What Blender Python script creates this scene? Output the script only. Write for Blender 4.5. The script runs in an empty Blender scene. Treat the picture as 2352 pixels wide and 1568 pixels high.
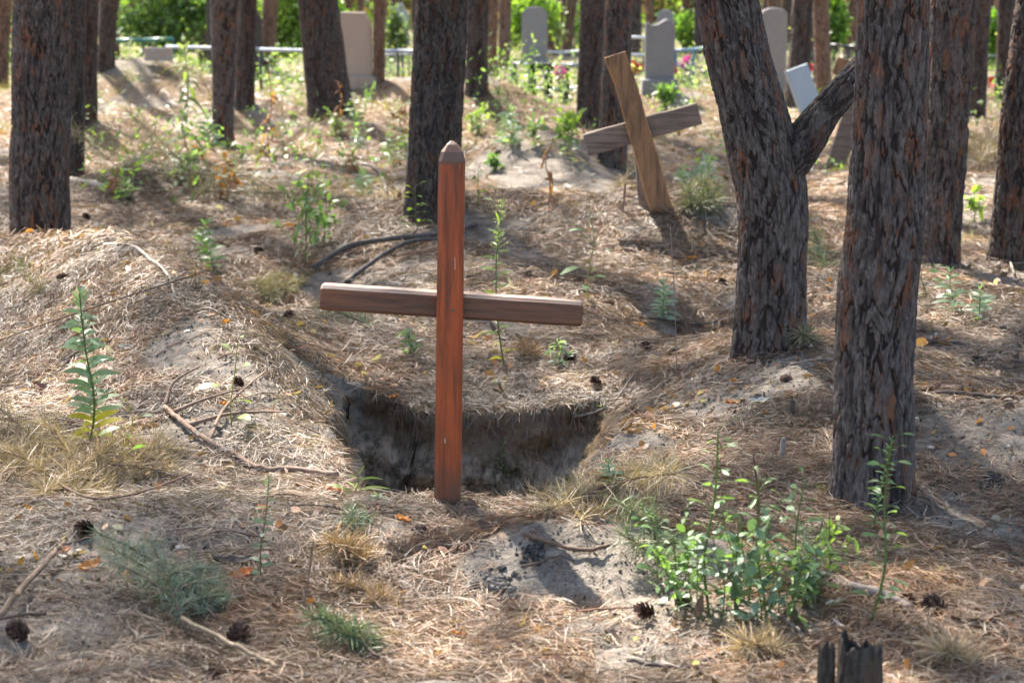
import bpy, math, random
import numpy as np
from mathutils import Vector, Matrix
R = math.radians
random.seed(5)
rng = np.random.default_rng(5)
SC = bpy.context.scene
# ------------------------------------------------------------------ camera
PITCH = R(9.8); EYE = np.array([0.0, 0.0, 1.5]); FPX = 2352*70/36
cd = bpy.data.cameras.new('camera'); cam = bpy.data.objects.new('camera', cd)
SC.collection.objects.link(cam); SC.camera = cam
cam.location = EYE; cam.rotation_euler = (R(90)-PITCH, 0, 0)
cd.lens = 70; cd.sensor_width = 36; cd.clip_start = 0.1; cd.clip_end = 2000
cd.dof.use_dof = True; cd.dof.focus_distance = 6.7; cd.dof.aperture_fstop = 4.6; cd.dof.aperture_blades = 7
# ------------------------------------------------------------------ light
SUN_EL, SUN_AZ = R(52), R(-26)            # azimuth from +Y (away from the camera), negative = left
SDIR = np.array([math.cos(SUN_EL)*math.sin(SUN_AZ), math.cos(SUN_EL)*math.cos(SUN_AZ), math.sin(SUN_EL)])
w = bpy.data.worlds.new("World"); SC.world = w; w.use_nodes = True
nt = w.node_tree; bg = nt.nodes['Background']
sky = nt.nodes.new('ShaderNodeTexSky'); sky.sky_type = 'NISHITA'; sky.sun_disc = False
sky.sun_elevation = SUN_EL; sky.sun_rotation = SUN_AZ; sky.air_density = 1.0; sky.dust_density = 3.0; sky.ozone_density = 0.6
nt.links.new(sky.outputs[0], bg.inputs[0]); bg.inputs[1].default_value = 0.12
sl = bpy.data.lights.new('sun', 'SUN'); sl.energy = 5.0; sl.angle = R(0.6); sl.color = (1.0, 0.93, 0.84)
so = bpy.data.objects.new('sun', sl); SC.collection.objects.link(so)
so.rotation_euler = Vector(SDIR).to_track_quat('Z', 'Y').to_euler()
SC.view_settings.view_transform = 'Standard'; SC.view_settings.look = 'None'
SC.view_settings.exposure = 2.02; SC.view_settings.gamma = 1.0
SC.cycles.max_bounces = 6; SC.cycles.transparent_max_bounces = 4; SC.cycles.sample_clamp_indirect = 6
SC.cycles.use_adaptive_sampling = True

# ------------------------------------------------------------------ noise
def _h(i, j, s=0):
    i = np.asarray(i).astype(np.int64); j = np.asarray(j).astype(np.int64)
    n = (i*374761393 + j*668265263 + s*1274126177) & 0xffffffff
    n = ((n ^ (n >> 13))*1274126177) & 0xffffffff
    n = ((n ^ (n >> 15))*2246822519) & 0xffffffff
    return ((n ^ (n >> 16)) & 0xffffff)/float(0xffffff)
def vn(x, y, s=0):
    x = np.asarray(x, float); y = np.asarray(y, float)
    xi = np.floor(x); yi = np.floor(y); fx = x-xi; fy = y-yi
    fx = fx*fx*fx*(fx*(fx*6-15)+10); fy = fy*fy*fy*(fy*(fy*6-15)+10)
    a = _h(xi, yi, s); b = _h(xi+1, yi, s); c = _h(xi, yi+1, s); d = _h(xi+1, yi+1, s)
    return (a*(1-fx)+b*fx)*(1-fy)+(c*(1-fx)+d*fx)*fy
def fbm(x, y, s=0, o=4):
    t = 0; a = .5
    for k in range(o):
        t = t+a*vn(x*2**k+k*7.3, y*2**k-k*3.1, s+k); a *= .5
    return t/(1-.5**o)
def sst(a, b, x):
    t = np.clip((x-a)/(b-a), 0, 1); return t*t*(3-2*t)
def worley(cu, cv, nc, s):
    iu = np.floor(cu); iv = np.floor(cv)
    f1 = np.full(cu.shape, 9.); f2 = f1.copy(); idn = np.zeros(cu.shape)
    for du in (-1, 0, 1):
        for dv in (-1, 0, 1):
            a = iu+du; b = iv+dv; aw = np.mod(a, nc)
            px = a+.1+.8*_h(aw, b, s); py = b+.1+.8*_h(aw, b, s+11)
            d = np.hypot(px-cu, py-cv)
            c = d < f1
            f2 = np.where(c, f1, np.minimum(f2, d)); idn = np.where(c, _h(aw, b, s+5), idn); f1 = np.where(c, d, f1)
    return f1, f2, idn

# ------------------------------------------------------------------ pixel helpers (photo seen 2352 x 1568)
FW = np.array([0, math.cos(PITCH), -math.sin(PITCH)]); UP = np.array([0, math.sin(PITCH), math.cos(PITCH)])
def ray(u, v):
    return np.array([1., 0, 0])*((u-1176)/FPX)+UP*(-(v-784)/FPX)+FW
def flat(u, v, z=0.):
    d = ray(u, v); t = (z-1.5)/d[2]; p = EYE+d*t; return p[0], p[1]
def aty(u, v, Y):
    d = ray(u, v); return EYE+d*(Y/d[1])
def to_px(p):
    q = np.asarray(p)-EYE; dep = q@FW
    return 1176+FPX*q[..., 0]/dep, 784-FPX*(q@UP)/dep, dep
def mpp(Y, z=0.):   # metres per photo pixel
    return (Y*math.cos(PITCH)+(1.5-z)*math.sin(PITCH))/FPX

# ------------------------------------------------------------------ terrain
RIDGE = np.array([(-4.6, 11.7, .15), (-2.8, 10.7, .22), (-2.0, 9.7, .35), (-1.45, 8.4, .37), (-1.02, 7.4, .25), (-.94, 6.6, .11)])
MOUNDS = [ # x, y, sx, sy, h
 (-.2, 12.4, 1.2, .65, .30), (1.15, 11.9, .8, .5, .28), (.98, 9.35, .38, .5, -.32), (2.2, 8.4, .8, .9, .2),
 (.2, 16.8, .75, .8, .42), (-1.6, 27., 1.2, 1.0, .52), (-5.2, 28., 1.7, 1.2, .58), (-1.8, 20.8, 1.0, .9, .30), (-.4, 24.5, .8, .9, .52), (-3.1, 24, .9, .8, .32), (1.9, 25, .9, .8, .3), (-2.6, 14.6, .9, .7, .2), (-4.2, 20.5, 1., .8, .3), (3.6, 17., .8, .8, .22),
 (-4.2, 38, 2, 1.5, .35), (-1.35, 10.7, .6, .7, -.32), (-.9, 9.6, .5, .5, -.05), (1.75, 6.35, .5, .45, .14), (1.15, 7.4, .5, .75, .18),
 (.14, 5.18, .26, .17, .10), (-1.0, 5.45, .8, .3, .07), (-1.4, 4.6, .7, .3, .05), (.9, 4.75, .4, .25, .05), (-3.2, 17.5, 1.2, 1, .15), (3.4, 14, 1.3, 1.2, .16), (4.6, 19, 1.4, 1.4, .2),
 (6.2, 26, 1.6, 1.2, .3), (2.0, 20.5, 1., 1., .1), (-7.5, 20, 1.6, 1.4, .3), (-2.2, 6.3, .7, .7, .05), (2.6, 5.0, .8, .6, .04), (-.1, 9.2, 1.0, .8, .05)]
def pitf(x, y):
    wx = x+.10*(vn(x*4, y*4, 71)-.5)+.03*(vn(x*11, y*11, 72)-.5); wy = y+.20*(vn(x*3.3, y*3, 73)-.5)+.02*(vn(x*12, y*12, 74)-.5)
    yy = np.clip(y, 5.6, 8.2)-5.9
    dl = (-.50-.10*yy)-wx; dr = wx-(.20+.08*yy); db = wy-7.80+.25*np.clip(wx-.1, 0, .6)
    df = 5.80+.75*(np.clip(x+.10, -.75, .75))**2-y+.05*(vn(x*7, y*0+3, 75)-.5)+.02*(vn(x*25, y*9, 76)-.5)
    return dl, dr, db, df
def pit(x, y):
    dl, dr, db, df = pitf(x, y)
    a = sst(.02, -.15, dl)**.65*sst(.12, -.34, dr)*sst(.015, -.13, db)**.55*sst(.0, -.05, df)
    return a
def H(x, y):
    x = np.asarray(x, float); y = np.asarray(y, float)
    z = .13*(fbm(x*.9+3, y*.9, 3, 3)-.5)
    far = sst(9, 20, y)
    z = z+far*.35*(fbm(x*.33, y*.33, 9, 2)-.5)*sst(90, 50, y)
    z = z+.036*(fbm(x*4, y*4, 21, 4)-.5)
    best = np.full(x.shape, 0.)
    for (x0, y0, h0), (x1, y1, h1) in zip(RIDGE[:-1], RIDGE[1:]):
        dx, dy = x1-x0, y1-y0; t = np.clip(((x-x0)*dx+(y-y0)*dy)/(dx*dx+dy*dy), 0, 1)
        qx, qy = x-(x0+t*dx), y-(y0+t*dy); side = (dx*qy-dy*qx)     # >0: left of the direction of travel
        d = np.hypot(qx, qy); s = np.where(side > 0, .34, .50)
        best = np.maximum(best, (h0+t*(h1-h0))*np.exp(-(d/s)**2))
    z = z+best
    for mx, my, sx, sy, h in MOUNDS:
        z = z+h*np.exp(-((x-mx)/sx)**2-((y-my)/sy)**2)
    p = pit(x, y)
    z = z-.13*np.exp(-((x+.12)/.75)**2-((y-7.55)/.85)**2)*sst(5.9, 6.6, y)
    z = z-p*(.80+.05*(fbm(x*6, y*6, 40, 3)-.5))
    z = z-.015*np.exp(-((y-5.80)/.2)**2-((x)/.5)**2)
    return z
TS = np.concatenate([np.arange(3., 14, .01), np.arange(14, 60, .05), np.arange(60, 400, .5)])
def hit(u, v, dz=0.):
    d = ray(u, v); P = EYE[None]+d[None]*(TS/d[1])[:, None]
    b = np.nonzero(P[:, 2] < H(P[:, 0], P[:, 1]))[0]
    p = P[b[0]] if len(b) else P[-1]
    return np.array([p[0], p[1], float(H(p[0], p[1]))+dz])
def on(x, y, dz=0.):
    return np.array([x, y, float(H(x, y))+dz])
def sandm(x, y):
    n = fbm(x*3, y*3, 55, 4)
    s = np.zeros(np.shape(x))
    for cx, cy, sx, sy, a in [(1.62, 6.3, .42, .42, 1.5), (.22, 5.1, .36, .24, 1.3), (.75, 7.1, .28, .4, 1.2), (.12, 16.2, .8, .7, 1.3), (-1.3, 4.55, .5, .3, .9),
                              (-1.9, 9.3, .25, .5, .8), (.5, 4.6, .5, .25, .7), (-.1, 11.9, .7, .3, .9), (-.55, 5.35, .4, .2, .9), (-3, 10.6, .5, .3, .8),
                              (1.1, 11.7, .6, .3, .7), (-1.6, 27.3, 1., .9, 1), (-5.2, 28, 1.4, 1, .7), (-.4, 24.8, .7, .8, .9), (1.9, 4.6, .5, .2, .6)]:
        s = np.maximum(s, a*np.exp(-((x-cx)/sx)**2-((y-cy)/sy)**2))
    s = np.maximum(s, .62*sst(.54, .66, fbm(x*1.1+4, y*1.1, 58, 3)))
    return sst(.42, .75, s+(n-.5)*1.6)

# ------------------------------------------------------------------ sun patches wanted on the ground; crowns are thinned to let them through (photo pixels)
PATCH = [(1250, 1275, 330, 60, 1), (330, 690, 130, 70, .8), (840, 470, 160, 40, .5), (1700, 1200, 160, 70, .6), (1210, 1255, 360, 45, 1), (230, 700, 150, 70, 1), (640, 900, 110, 110, 1), (720, 1030, 80, 80, 1), (1450, 1190, 260, 90, 1), (1620, 1330, 300, 120, .9), (60, 900, 130, 80, .8), (90, 1080, 220, 100, .6),
 (1230, 410, 180, 70, 1), (1380, 470, 100, 50, 1), (950, 290, 260, 60, .6), (700, 330, 250, 50, .6), (300, 240, 250, 60, .5), (1000, 210, 260, 50, .8),
 (1900, 430, 120, 60, .9), (2260, 500, 120, 90, .9), (2250, 650, 100, 60, .8), (2130, 1050, 80, 70, .4), (1480, 560, 220, 40, .6), (560, 430, 200, 50, .6),
 (1560, 950, 120, 60, .5), (1080, 1320, 200, 90, .6), (1980, 1500, 200, 80, .9), (2200, 760, 150, 70, .4), (1200, 780, 160, 80, .35), (800, 1200, 150, 50, .7), (20, 560, 120, 40, .6),
 (1100, 1500, 250, 70, .4), (400, 1500, 250, 60, .35), (200, 1250, 200, 60, .4), (1300, 620, 180, 50, .4), (1330, 1500, 200, 70, .5)]
def sunlit(p):
    u, v, dep = to_px(p)
    l = np.where(v < 250, .7+.4*(np.sin(u*.021)*np.sin(u*.0077+v*.03)), .0)
    for cu, cv, su, sv, a in PATCH:
        l = np.maximum(l, a*np.exp(-((u-cu)/su)**2-((v-cv)/sv)**2))
    return np.where(dep > 0, l, 0)

# ------------------------------------------------------------------ mesh collector
class Geo:
    def __init__(s): s.v = []; s.f = []; s.c = []; s.n = 0; s.extra = {}
    def add(s, v, f, c):
        v = np.asarray(v, float).reshape(-1, 3); f = np.asarray(f, np.int64).reshape(-1, 4)
        c = np.asarray(c, float)
        if c.ndim == 1: c = np.broadcast_to(c[None, :3], (len(v), 3))
        s.v.append(v); s.f.append(f+s.n); s.c.append(c); s.n += len(v)
    def build(s, name, mat, parent=None, smooth=True, attrs=None, local=None):
        v = np.concatenate(s.v); f = np.concatenate(s.f); c = np.concatenate(s.c)
        if local is not None: v = v-np.asarray(local)[None]
        me = bpy.data.meshes.new(name)
        me.vertices.add(len(v)); me.vertices.foreach_set('co', v.astype(np.float32).ravel())
        me.loops.add(len(f)*4); me.loops.foreach_set('vertex_index', f.astype(np.int32).ravel())
        me.polygons.add(len(f)); me.polygons.foreach_set('loop_start', np.arange(0, len(f)*4, 4, dtype=np.int32))
        me.polygons.foreach_set('loop_total', np.full(len(f), 4, np.int32))
        me.polygons.foreach_set('use_smooth', np.full(len(f), smooth))
        a = me.color_attributes.new('Col', 'FLOAT_COLOR', 'POINT')
        a.data.foreach_set('color', np.concatenate([np.clip(c, 0, 1), np.ones((len(c), 1))], 1).astype(np.float32).ravel())
        for k, arr in (attrs or {}).items():
            b = me.attributes.new(k, 'FLOAT', 'POINT'); b.data.foreach_set('value', np.asarray(arr, np.float32).ravel())
        me.update(); me.validate()
        me.materials.append(mat)
        o = bpy.data.objects.new(name, me); SC.collection.objects.link(o)
        if parent: o.parent = parent
        return o
def norm(a):
    return a/np.maximum(np.linalg.norm(a, axis=-1, keepdims=True), 1e-9)
def ribbons(g, P, D, UPV, L, W, bend, col, segs=3, prof='needle', cvar=None):
    """N curved strips. P start, D direction, UPV normal, bend = sideways/downward arc vector (N,3) added as t^2"""
    n = len(P)
    if n == 0: return
    D = norm(D); S = norm(np.cross(D, UPV)); t = np.linspace(0, 1, segs+1)
    wp = {'needle': np.where(t > .99, .35, 1.), 'leaf': np.sin(np.pi*np.clip(t*.9+.06, 0, 1))**.8, 'grass': 1-t*.9, 'bark': np.full(segs+1, 1.), 'diamond': np.interp(t, [0, .45, 1], [.1, 1, .05])}[prof]
    C = P[:, None]+D[:, None]*(L[:, None]*t)[..., None]+bend[:, None]*((t**2)[None, :, None])
    off = S[:, None]*(W[:, None]*.5*wp[None])[..., None]
    V = np.stack([C-off, C+off], 2)                       # n, segs+1, 2, 3
    k = np.arange(segs)
    b = (np.arange(n)*(segs+1)*2)[:, None]+k[None]*2
    F = np.stack([b, b+1, b+3, b+2], -1)
    c = np.repeat(np.asarray(col)[:, None] if np.ndim(col) == 2 else np.broadcast_to(np.asarray(col), (n, 3))[:, None], (segs+1)*2, 1)
    g.add(V, F, c.reshape(-1, 3))
def tube(g, pts, rad, n=8, col=(.2, .15, .1), capped=True, ref=(0, 1, .01), rough=0, seed=0):
    pts = np.asarray(pts, float); rad = np.asarray(rad, float)*np.ones(len(pts))
    if capped:
        pts = np.concatenate([pts[:1], pts, pts[-1:]]); rad = np.concatenate([[1e-4], rad, [1e-4]])
    T = norm(np.gradient(pts, axis=0)) if not capped else norm(np.concatenate([pts[2:3]-pts[1:2], np.gradient(pts[1:-1], axis=0), pts[-2:-1]-pts[-3:-2]]))
    ref = np.asarray(ref, float)
    B = norm(np.cross(T, ref[None])); N = np.cross(B, T)
    a = np.linspace(0, 2*np.pi, n, endpoint=False)
    rr = rad[:, None]*np.ones((1, n))
    if rough: rr = rr*(1+rough*(vn(np.arange(len(pts))[:, None]*.9+seed, (np.arange(n)[None]*1.3), seed)-.5))
    V = pts[:, None]+B[:, None]*(np.cos(a)[None]*rr)[..., None]+N[:, None]*(np.sin(a)[None]*rr)[..., None]
    m = len(pts); i = np.arange(m-1)[:, None]*n; j = np.arange(n)[None]; j2 = (j+1) % n
    F = np.stack([i+j, i+j2, i+n+j2, i+n+j], -1)
    g.add(V, F, col)
def smooth_path(pts, k=6):
    pts = np.asarray(pts, float)
    if len(pts) < 3: 
        t = np.linspace(0, 1, k+1)[:, None]; return pts[0]*(1-t)+pts[1]*t
    out = []
    P = np.concatenate([[2*pts[0]-pts[1]], pts, [2*pts[-1]-pts[-2]]])
    for i in range(1, len(P)-2):
        for t in np.linspace(0, 1, k, endpoint=False):
            out.append(.5*((2*P[i])+(-P[i-1]+P[i+1])*t+(2*P[i-1]-5*P[i]+4*P[i+1]-P[i+2])*t*t+(-P[i-1]+3*P[i]-3*P[i+1]+P[i+2])*t**3))
    out.append(pts[-1]); return np.array(out)
def box(g, c, s, rot=None, col=(.3, .3, .3), bev=0):
    c = np.asarray(c, float); h = np.asarray(s, float)/2
    V = np.array([[x, y, z] for x in (-1, 1) for y in (-1, 1) for z in (-1, 1)])*h
    if rot is not None: V = V@np.asarray(rot).T
    F = [[0, 1, 3, 2], [4, 6, 7, 5], [0, 4, 5, 1], [2, 3, 7, 6], [0, 2, 6, 4], [1, 5, 7, 3]]
    g.add(V+c, F, col)

# ------------------------------------------------------------------ naming
def tag(o, label=None, cat=None, group=None, kind=None):
    if label: o['label'] = label
    if cat: o['category'] = cat
    if group: o['group'] = group
    if kind: o['kind'] = kind
    return o
def empty(name, loc, label, cat, group=None):
    o = bpy.data.objects.new(name, None); SC.collection.objects.link(o); o.location = loc; o.empty_display_size = .1
    return tag(o, label, cat, group)

# ------------------------------------------------------------------ materials
def newmat(name):
    m = bpy.data.materials.new(name); m.use_nodes = True; t = m.node_tree; t.nodes.clear()
    o = t.nodes.new('ShaderNodeOutputMaterial'); b = t.nodes.new('ShaderNodeBsdfPrincipled'); t.links.new(b.outputs[0], o.inputs[0])
    return m, t, b, o
def N(t, kind, **kw):
    n = t.nodes.new(kind)
    for k, v in kw.items():
        if k.startswith('i_'): n.inputs[int(k[2:]) if k[2:].isdigit() else k[2:].replace('_', ' ')].default_value = v
        else: setattr(n, k, v)
    return n
def mixc(t, a, b, f, mode='MIX'):
    m = t.nodes.new('ShaderNodeMix'); m.data_type = 'RGBA'; m.blend_type = mode
    for s, k in ((f, 0), (a, 6), (b, 7)):
        if hasattr(s, 'links') or hasattr(s, 'is_linked'): t.links.new(s, m.inputs[k])
        elif k == 0: m.inputs[0].default_value = s
        else: m.inputs[k].default_value = (*s, 1)
    return m.outputs[2]
def ramp(t, src, stops):
    r = t.nodes.new('ShaderNodeValToRGB'); e = r.color_ramp.elements
    while len(e) < len(stops): e.new(.5)
    for q, (p, c) in zip(e, stops): q.position = p; q.color = (c, c, c, 1) if np.isscalar(c) else (*c, 1)
    t.links.new(src, r.inputs[0]); return r.outputs[0]
def noise(t, scale, detail=4, rough=.55, vec=None, sc=None):
    n = t.nodes.new('ShaderNodeTexNoise'); n.inputs['Scale'].default_value = scale; n.inputs['Detail'].default_value = detail; n.inputs['Roughness'].default_value = rough
    tc = t.nodes.new('ShaderNodeTexCoord'); src = tc.outputs['Object']
    if sc:
        mp = t.nodes.new('ShaderNodeMapping'); mp.inputs['Scale'].default_value = sc; t.links.new(src, mp.inputs[0]); src = mp.outputs[0]
    t.links.new(src, n.inputs['Vector']); return n.outputs[0]
def bump(t, b, h, s, d=.01):
    n = t.nodes.new('ShaderNodeBump'); n.inputs['Strength'].default_value = s; n.inputs['Distance'].default_value = d
    t.links.new(h, n.inputs['Height']); t.links.new(n.outputs[0], b.inputs['Normal'])
def attr(t, name, out=0):
    a = t.nodes.new('ShaderNodeAttribute'); a.attribute_name = name; return a.outputs[out]
def colmat(name, rough=.6, transl=0., var=.25, scale=30, spec=.3):
    m, t, b, o = newmat(name)
    c = attr(t, 'Col', 0); f = ramp(t, noise(t, scale, 3), [(.3, 1-var), (.7, 1+var*.6)])
    cc = mixc(t, c, f, 1.0, 'MULTIPLY'); t.links.new(cc, b.inputs['Base Color'])
    b.inputs['Roughness'].default_value = rough; b.inputs['Specular IOR Level'].default_value = spec
    if transl:
        tr = t.nodes.new('ShaderNodeBsdfTranslucent'); t.links.new(mixc(t, cc, (1.5, 1.6, .55), 1., 'MULTIPLY'), tr.inputs[0])
        ms = t.nodes.new('ShaderNodeMixShader'); ms.inputs[0].default_value = transl
        t.links.new(b.outputs[0], ms.inputs[1]); t.links.new(tr.outputs[0], ms.inputs[2]); t.links.new(ms.outputs[0], o.inputs[0])
    return m
M = {}
M['needle'] = colmat('pine_needles', .5, .12, .15, 9, .4)
M['leaf'] = colmat('leaf', .45, .42, .2, 25, .45)
M['dry'] = colmat('dry_leaf', .6, .25, .25, 60)
M['twig'] = colmat('twig', .8, 0, .4, 60, .2)
M['cone'] = colmat('cone_scales', .7, 0, .4, 80, .2)
M['metal'] = colmat('painted_metal', .35, 0, .15, 8, .6)
M['petal'] = colmat('petals', .5, 0, .15, 30)
M['canopy'] = colmat('canopy_needles', .6, .15, .2, 4)
def mat_ground():
    m, t, b, o = newmat('ground')
    n1 = noise(t, 2.2, 6); n2 = noise(t, 28, 5, .7); n3 = noise(t, 120, 3, .7); n4 = noise(t, .45, 4)
    base = mixc(t, (.060, .040, .025), (.25, .17, .105), ramp(t, n2, [(.35, 0), (.65, 1)]))
    base = mixc(t, base, (.31, .23, .15), ramp(t, n1, [(.45, 0), (.7, .6)]))
    base = mixc(t, base, (.12, .08, .05), ramp(t, n3, [(.42, .6), (.58, 0)]))
    sand = mixc(t, (.255, .22, .182), (.12, .104, .088), ramp(t, noise(t, 13, 9, .8), [(.42, 0), (.58, 1)]))
    sand = mixc(t, sand, (.36, .31, .255), ramp(t, n3, [(.5, 0), (.8, .6)]))
    c = mixc(t, base, sand, attr(t, 'sand', 2))
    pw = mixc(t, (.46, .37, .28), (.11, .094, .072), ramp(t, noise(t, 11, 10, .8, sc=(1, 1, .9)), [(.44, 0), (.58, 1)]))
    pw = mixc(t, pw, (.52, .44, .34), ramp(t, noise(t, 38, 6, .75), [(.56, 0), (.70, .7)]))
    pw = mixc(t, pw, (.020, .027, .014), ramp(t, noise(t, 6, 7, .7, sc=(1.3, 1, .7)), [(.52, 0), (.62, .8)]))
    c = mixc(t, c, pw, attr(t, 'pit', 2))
    gr = mixc(t, (.11, .13, .055), (.26, .22, .14), ramp(t, noise(t, 1.1, 6), [(.4, 0), (.62, 1)]))
    c = mixc(t, c, gr, attr(t, 'green', 2))
    t.links.new(c, b.inputs['Base Color']); b.inputs['Roughness'].default_value = .95; b.inputs['Specular IOR Level'].default_value = .1
    bump(t, b, mixc(t, n2, n3, .5), .9, .02); return m
M['ground'] = mat_ground()
def mat_bark(name, hi, lo, orange, fis=(.028, .019, .016)):
    m, t, b, o = newmat(name)
    h = attr(t, 'bh', 2); i = attr(t, 'bid', 2)
    fine = noise(t, 70, 5, .7, sc=(1, 1, .35)); mid = noise(t, 13, 5, .65, sc=(1, 1, .4))
    plate = mixc(t, lo, hi, ramp(t, i, [(.1, 0), (.9, 1)]))
    plate = mixc(t, plate, tuple(x*.35 for x in lo), ramp(t, fine, [(.42, .75), (.58, 0)]))
    om = N(t, 'ShaderNodeMath', operation='MULTIPLY'); t.links.new(ramp(t, mid, [(.52, 0), (.60, 1)]), om.inputs[0]); t.links.new(ramp(t, h, [(.12, .1), (.28, 1), (.50, .8), (.70, .1)]), om.inputs[1])
    c = mixc(t, plate, orange, om.outputs[0])
    c = mixc(t, fis, c, ramp(t, h, [(.10, 0), (.30, .55), (.46, 1)]))
    t.links.new(c, b.inputs['Base Color']); b.inputs['Roughness'].default_value = .85; b.inputs['Specular IOR Level'].default_value = .25
    bump(t, b, mixc(t, fine, mid, .4), .7, .012); return m
M['bark_grey'] = mat_bark('bark_grey_brown', (.175, .142, .122), (.082, .063, .054), (.22, .092, .045))
M['bark_dark'] = mat_bark('bark_dark', (.13, .108, .092), (.06, .048, .041), (.14, .063, .035))
M['bark_tan'] = mat_bark('bark_tan', (.23, .155, .115), (.15, .09, .062), (.25, .12, .06), (.06, .035, .025))
def mat_wood(name, c1, c2, dark, rough=.55, edge=None, grain=(1, 1, .06), gs=60, chips=None, coat=0):
    m, t, b, o = newmat(name)
    g = noise(t, gs, 6, .7, sc=grain); g2 = noise(t, 6, 4, .6, sc=tuple(max(x, .35) for x in grain))
    c = mixc(t, c1, c2, ramp(t, g2, [(.38, 0), (.62, 1)]))
    c = mixc(t, c, dark, ramp(t, g, [(.38, .85), (.55, 0)]))
    if edge is not None:   # weathered and sun-tinted edge colour where the attribute 'wear' says so
        wn = N(t, 'ShaderNodeMath', operation='ADD'); t.links.new(attr(t, 'wear_and_sun', 2), wn.inputs[0])
        q = N(t, 'ShaderNodeMath', operation='MULTIPLY_ADD', i_1=.9, i_2=-.45); t.links.new(noise(t, 22, 6, .75, sc=tuple(max(x, .3) for x in grain)), q.inputs[0]); t.links.new(q.outputs[0], wn.inputs[1])
        c = mixc(t, c, edge, ramp(t, wn.outputs[0], [(.35, 0), (.65, 1)]))
    if chips is not None:
        c = mixc(t, c, chips, ramp(t, noise(t, 140, 3, .6), [(.69, 0), (.72, .9)]))
    t.links.new(c, b.inputs['Base Color']); b.inputs['Roughness'].default_value = rough; b.inputs['Specular IOR Level'].default_value = .35
    b.inputs['Coat Weight'].default_value = coat; b.inputs['Coat Roughness'].default_value = .3
    bump(t, b, g, .35, .004); return m
M['redpost'] = mat_wood('red_stained_wood', (.40, .080, .019), (.25, .056, .019), (.11, .034, .018), .45, edge=(.13, .065, .038), coat=.15)
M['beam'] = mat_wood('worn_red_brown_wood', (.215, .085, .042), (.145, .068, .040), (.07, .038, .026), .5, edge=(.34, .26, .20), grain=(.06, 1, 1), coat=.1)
M['beamtop'] = mat_wood('sun_pale_beam_top', (.44, .33, .25), (.34, .235, .17), (.17, .09, .06), .6, grain=(.06, 1, 1))  # worn beam top, with sunlight put into its pale colour
M['oldboard'] = mat_wood('old_board', (.36, .185, .085), (.26, .145, .075), (.12, .065, .04), .75, edge=(.62, .30, .11))  # orange edge: bark edges with the sun on them painted in
M['greyboard'] = mat_wood('grey_board', (.26, .19, .145), (.20, .145, .11), (.10, .07, .055), .75, edge=(.3, .26, .22), grain=(.06, 1, 1))
M['stakewood'] = mat_wood('grey_stake', (.36, .30, .25), (.28, .225, .18), (.12, .09, .07), .8)
def mat_stone(name, c1, c2, rough=.8, sc=60):
    m, t, b, o = newmat(name)
    c = mixc(t, c1, c2, ramp(t, noise(t, sc, 5, .8), [(.4, 0), (.6, 1)]))
    c = mixc(t, c, tuple(x*.55 for x in c1), ramp(t, noise(t, 3, 5, .7, sc=(1, 1, .5)), [(.52, 0), (.75, .6)]))
    t.links.new(c, b.inputs['Base Color']); b.inputs['Roughness'].default_value = rough; bump(t, b, noise(t, 90, 4), .3, .004); return m
M['stone'] = mat_stone('grey_stone', (.27, .255, .25), (.21, .20, .195))
M['stone_tan'] = mat_stone('tan_stone', (.42, .34, .285), (.36, .29, .24))
M['stone_black'] = mat_stone('black_stone', (.03, .028, .026), (.022, .02, .02), .35)
M['stone_blue'] = mat_stone('pale_blue_paint', (.36, .42, .47), (.30, .36, .41), .7)
M['white'] = mat_stone('white_paint', (.75, .75, .74), (.66, .66, .64), .6, 12)

# ------------------------------------------------------------------ ground sheet
def axis(parts):
    out = []
    for a, b, s0, s1 in parts:
        x = a
        while x < b:
            out.append(x); x += s0+(s1-s0)*(x-a)/(b-a)
    out.append(parts[-1][1]); return np.array(out)
xp = axis([(0, 1.9, .014, .016), (1.9, 8, .016, .2), (8, 40, .2, 2.5), (40, 600, 2.5, 80)])
xs = np.unique(np.concatenate([-xp[:0:-1], xp, np.arange(-.86, -.42, .006), np.arange(.0, .55, .009)]))
xs = xs[np.concatenate([[True], np.diff(xs) > .002])]
ys = axis([(-60, 0, 12, 2), (0, 3.2, .4, .04), (3.2, 7.56, .014, .014), (7.56, 7.98, .0036, .0036), (7.98, 8.4, .014, .014), (8.4, 16, .015, .06), (16, 45, .06, .5), (45, 120, .5, 4), (120, 900, 4, 90)])
X, Y = np.meshgrid(xs, ys)
Z = H(X, Y)
PIT = pit(X, Y); SND = sandm(X, Y)
# fine lumps: clods on the bare soil, crumbled wall
rgh = (fbm(X*22, Y*22, 61, 3)-.5)
Z = Z+rgh*(.012+.016*SND)*sst(14, 8, Y)
gp = 4*PIT*(1-PIT)
gp = sst(.01, .12, PIT)*sst(.99, .88, PIT)*sst(5.95, 6.3, Y)
Y2 = Y+gp*(.16*(fbm(X*6+Z*2, Z*9-X, 62, 4)-.5)+.05*(fbm(X*22+Z*5, Z*24, 64, 3)-.5))
X2 = X+gp*.11*(fbm(Y*8+Z*2, Z*9+X*2, 63, 4)-.5)
G = Geo(); n = len(xs); m_ = len(ys)
i = np.arange(m_-1)[:, None]*n; j = np.arange(n-1)[None]
G.add(np.stack([X2, Y2, Z], -1), np.stack([i+j, i+j+1, i+n+j+1, i+n+j], -1), (.3, .3, .3))
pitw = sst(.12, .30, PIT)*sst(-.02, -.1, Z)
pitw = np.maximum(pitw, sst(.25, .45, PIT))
green = sst(24, 40, Y+6*(fbm(X*.4, Y*.4, 77, 3)-.5))
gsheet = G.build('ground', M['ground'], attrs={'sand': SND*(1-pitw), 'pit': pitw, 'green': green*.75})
tag(gsheet, kind='structure')

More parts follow.
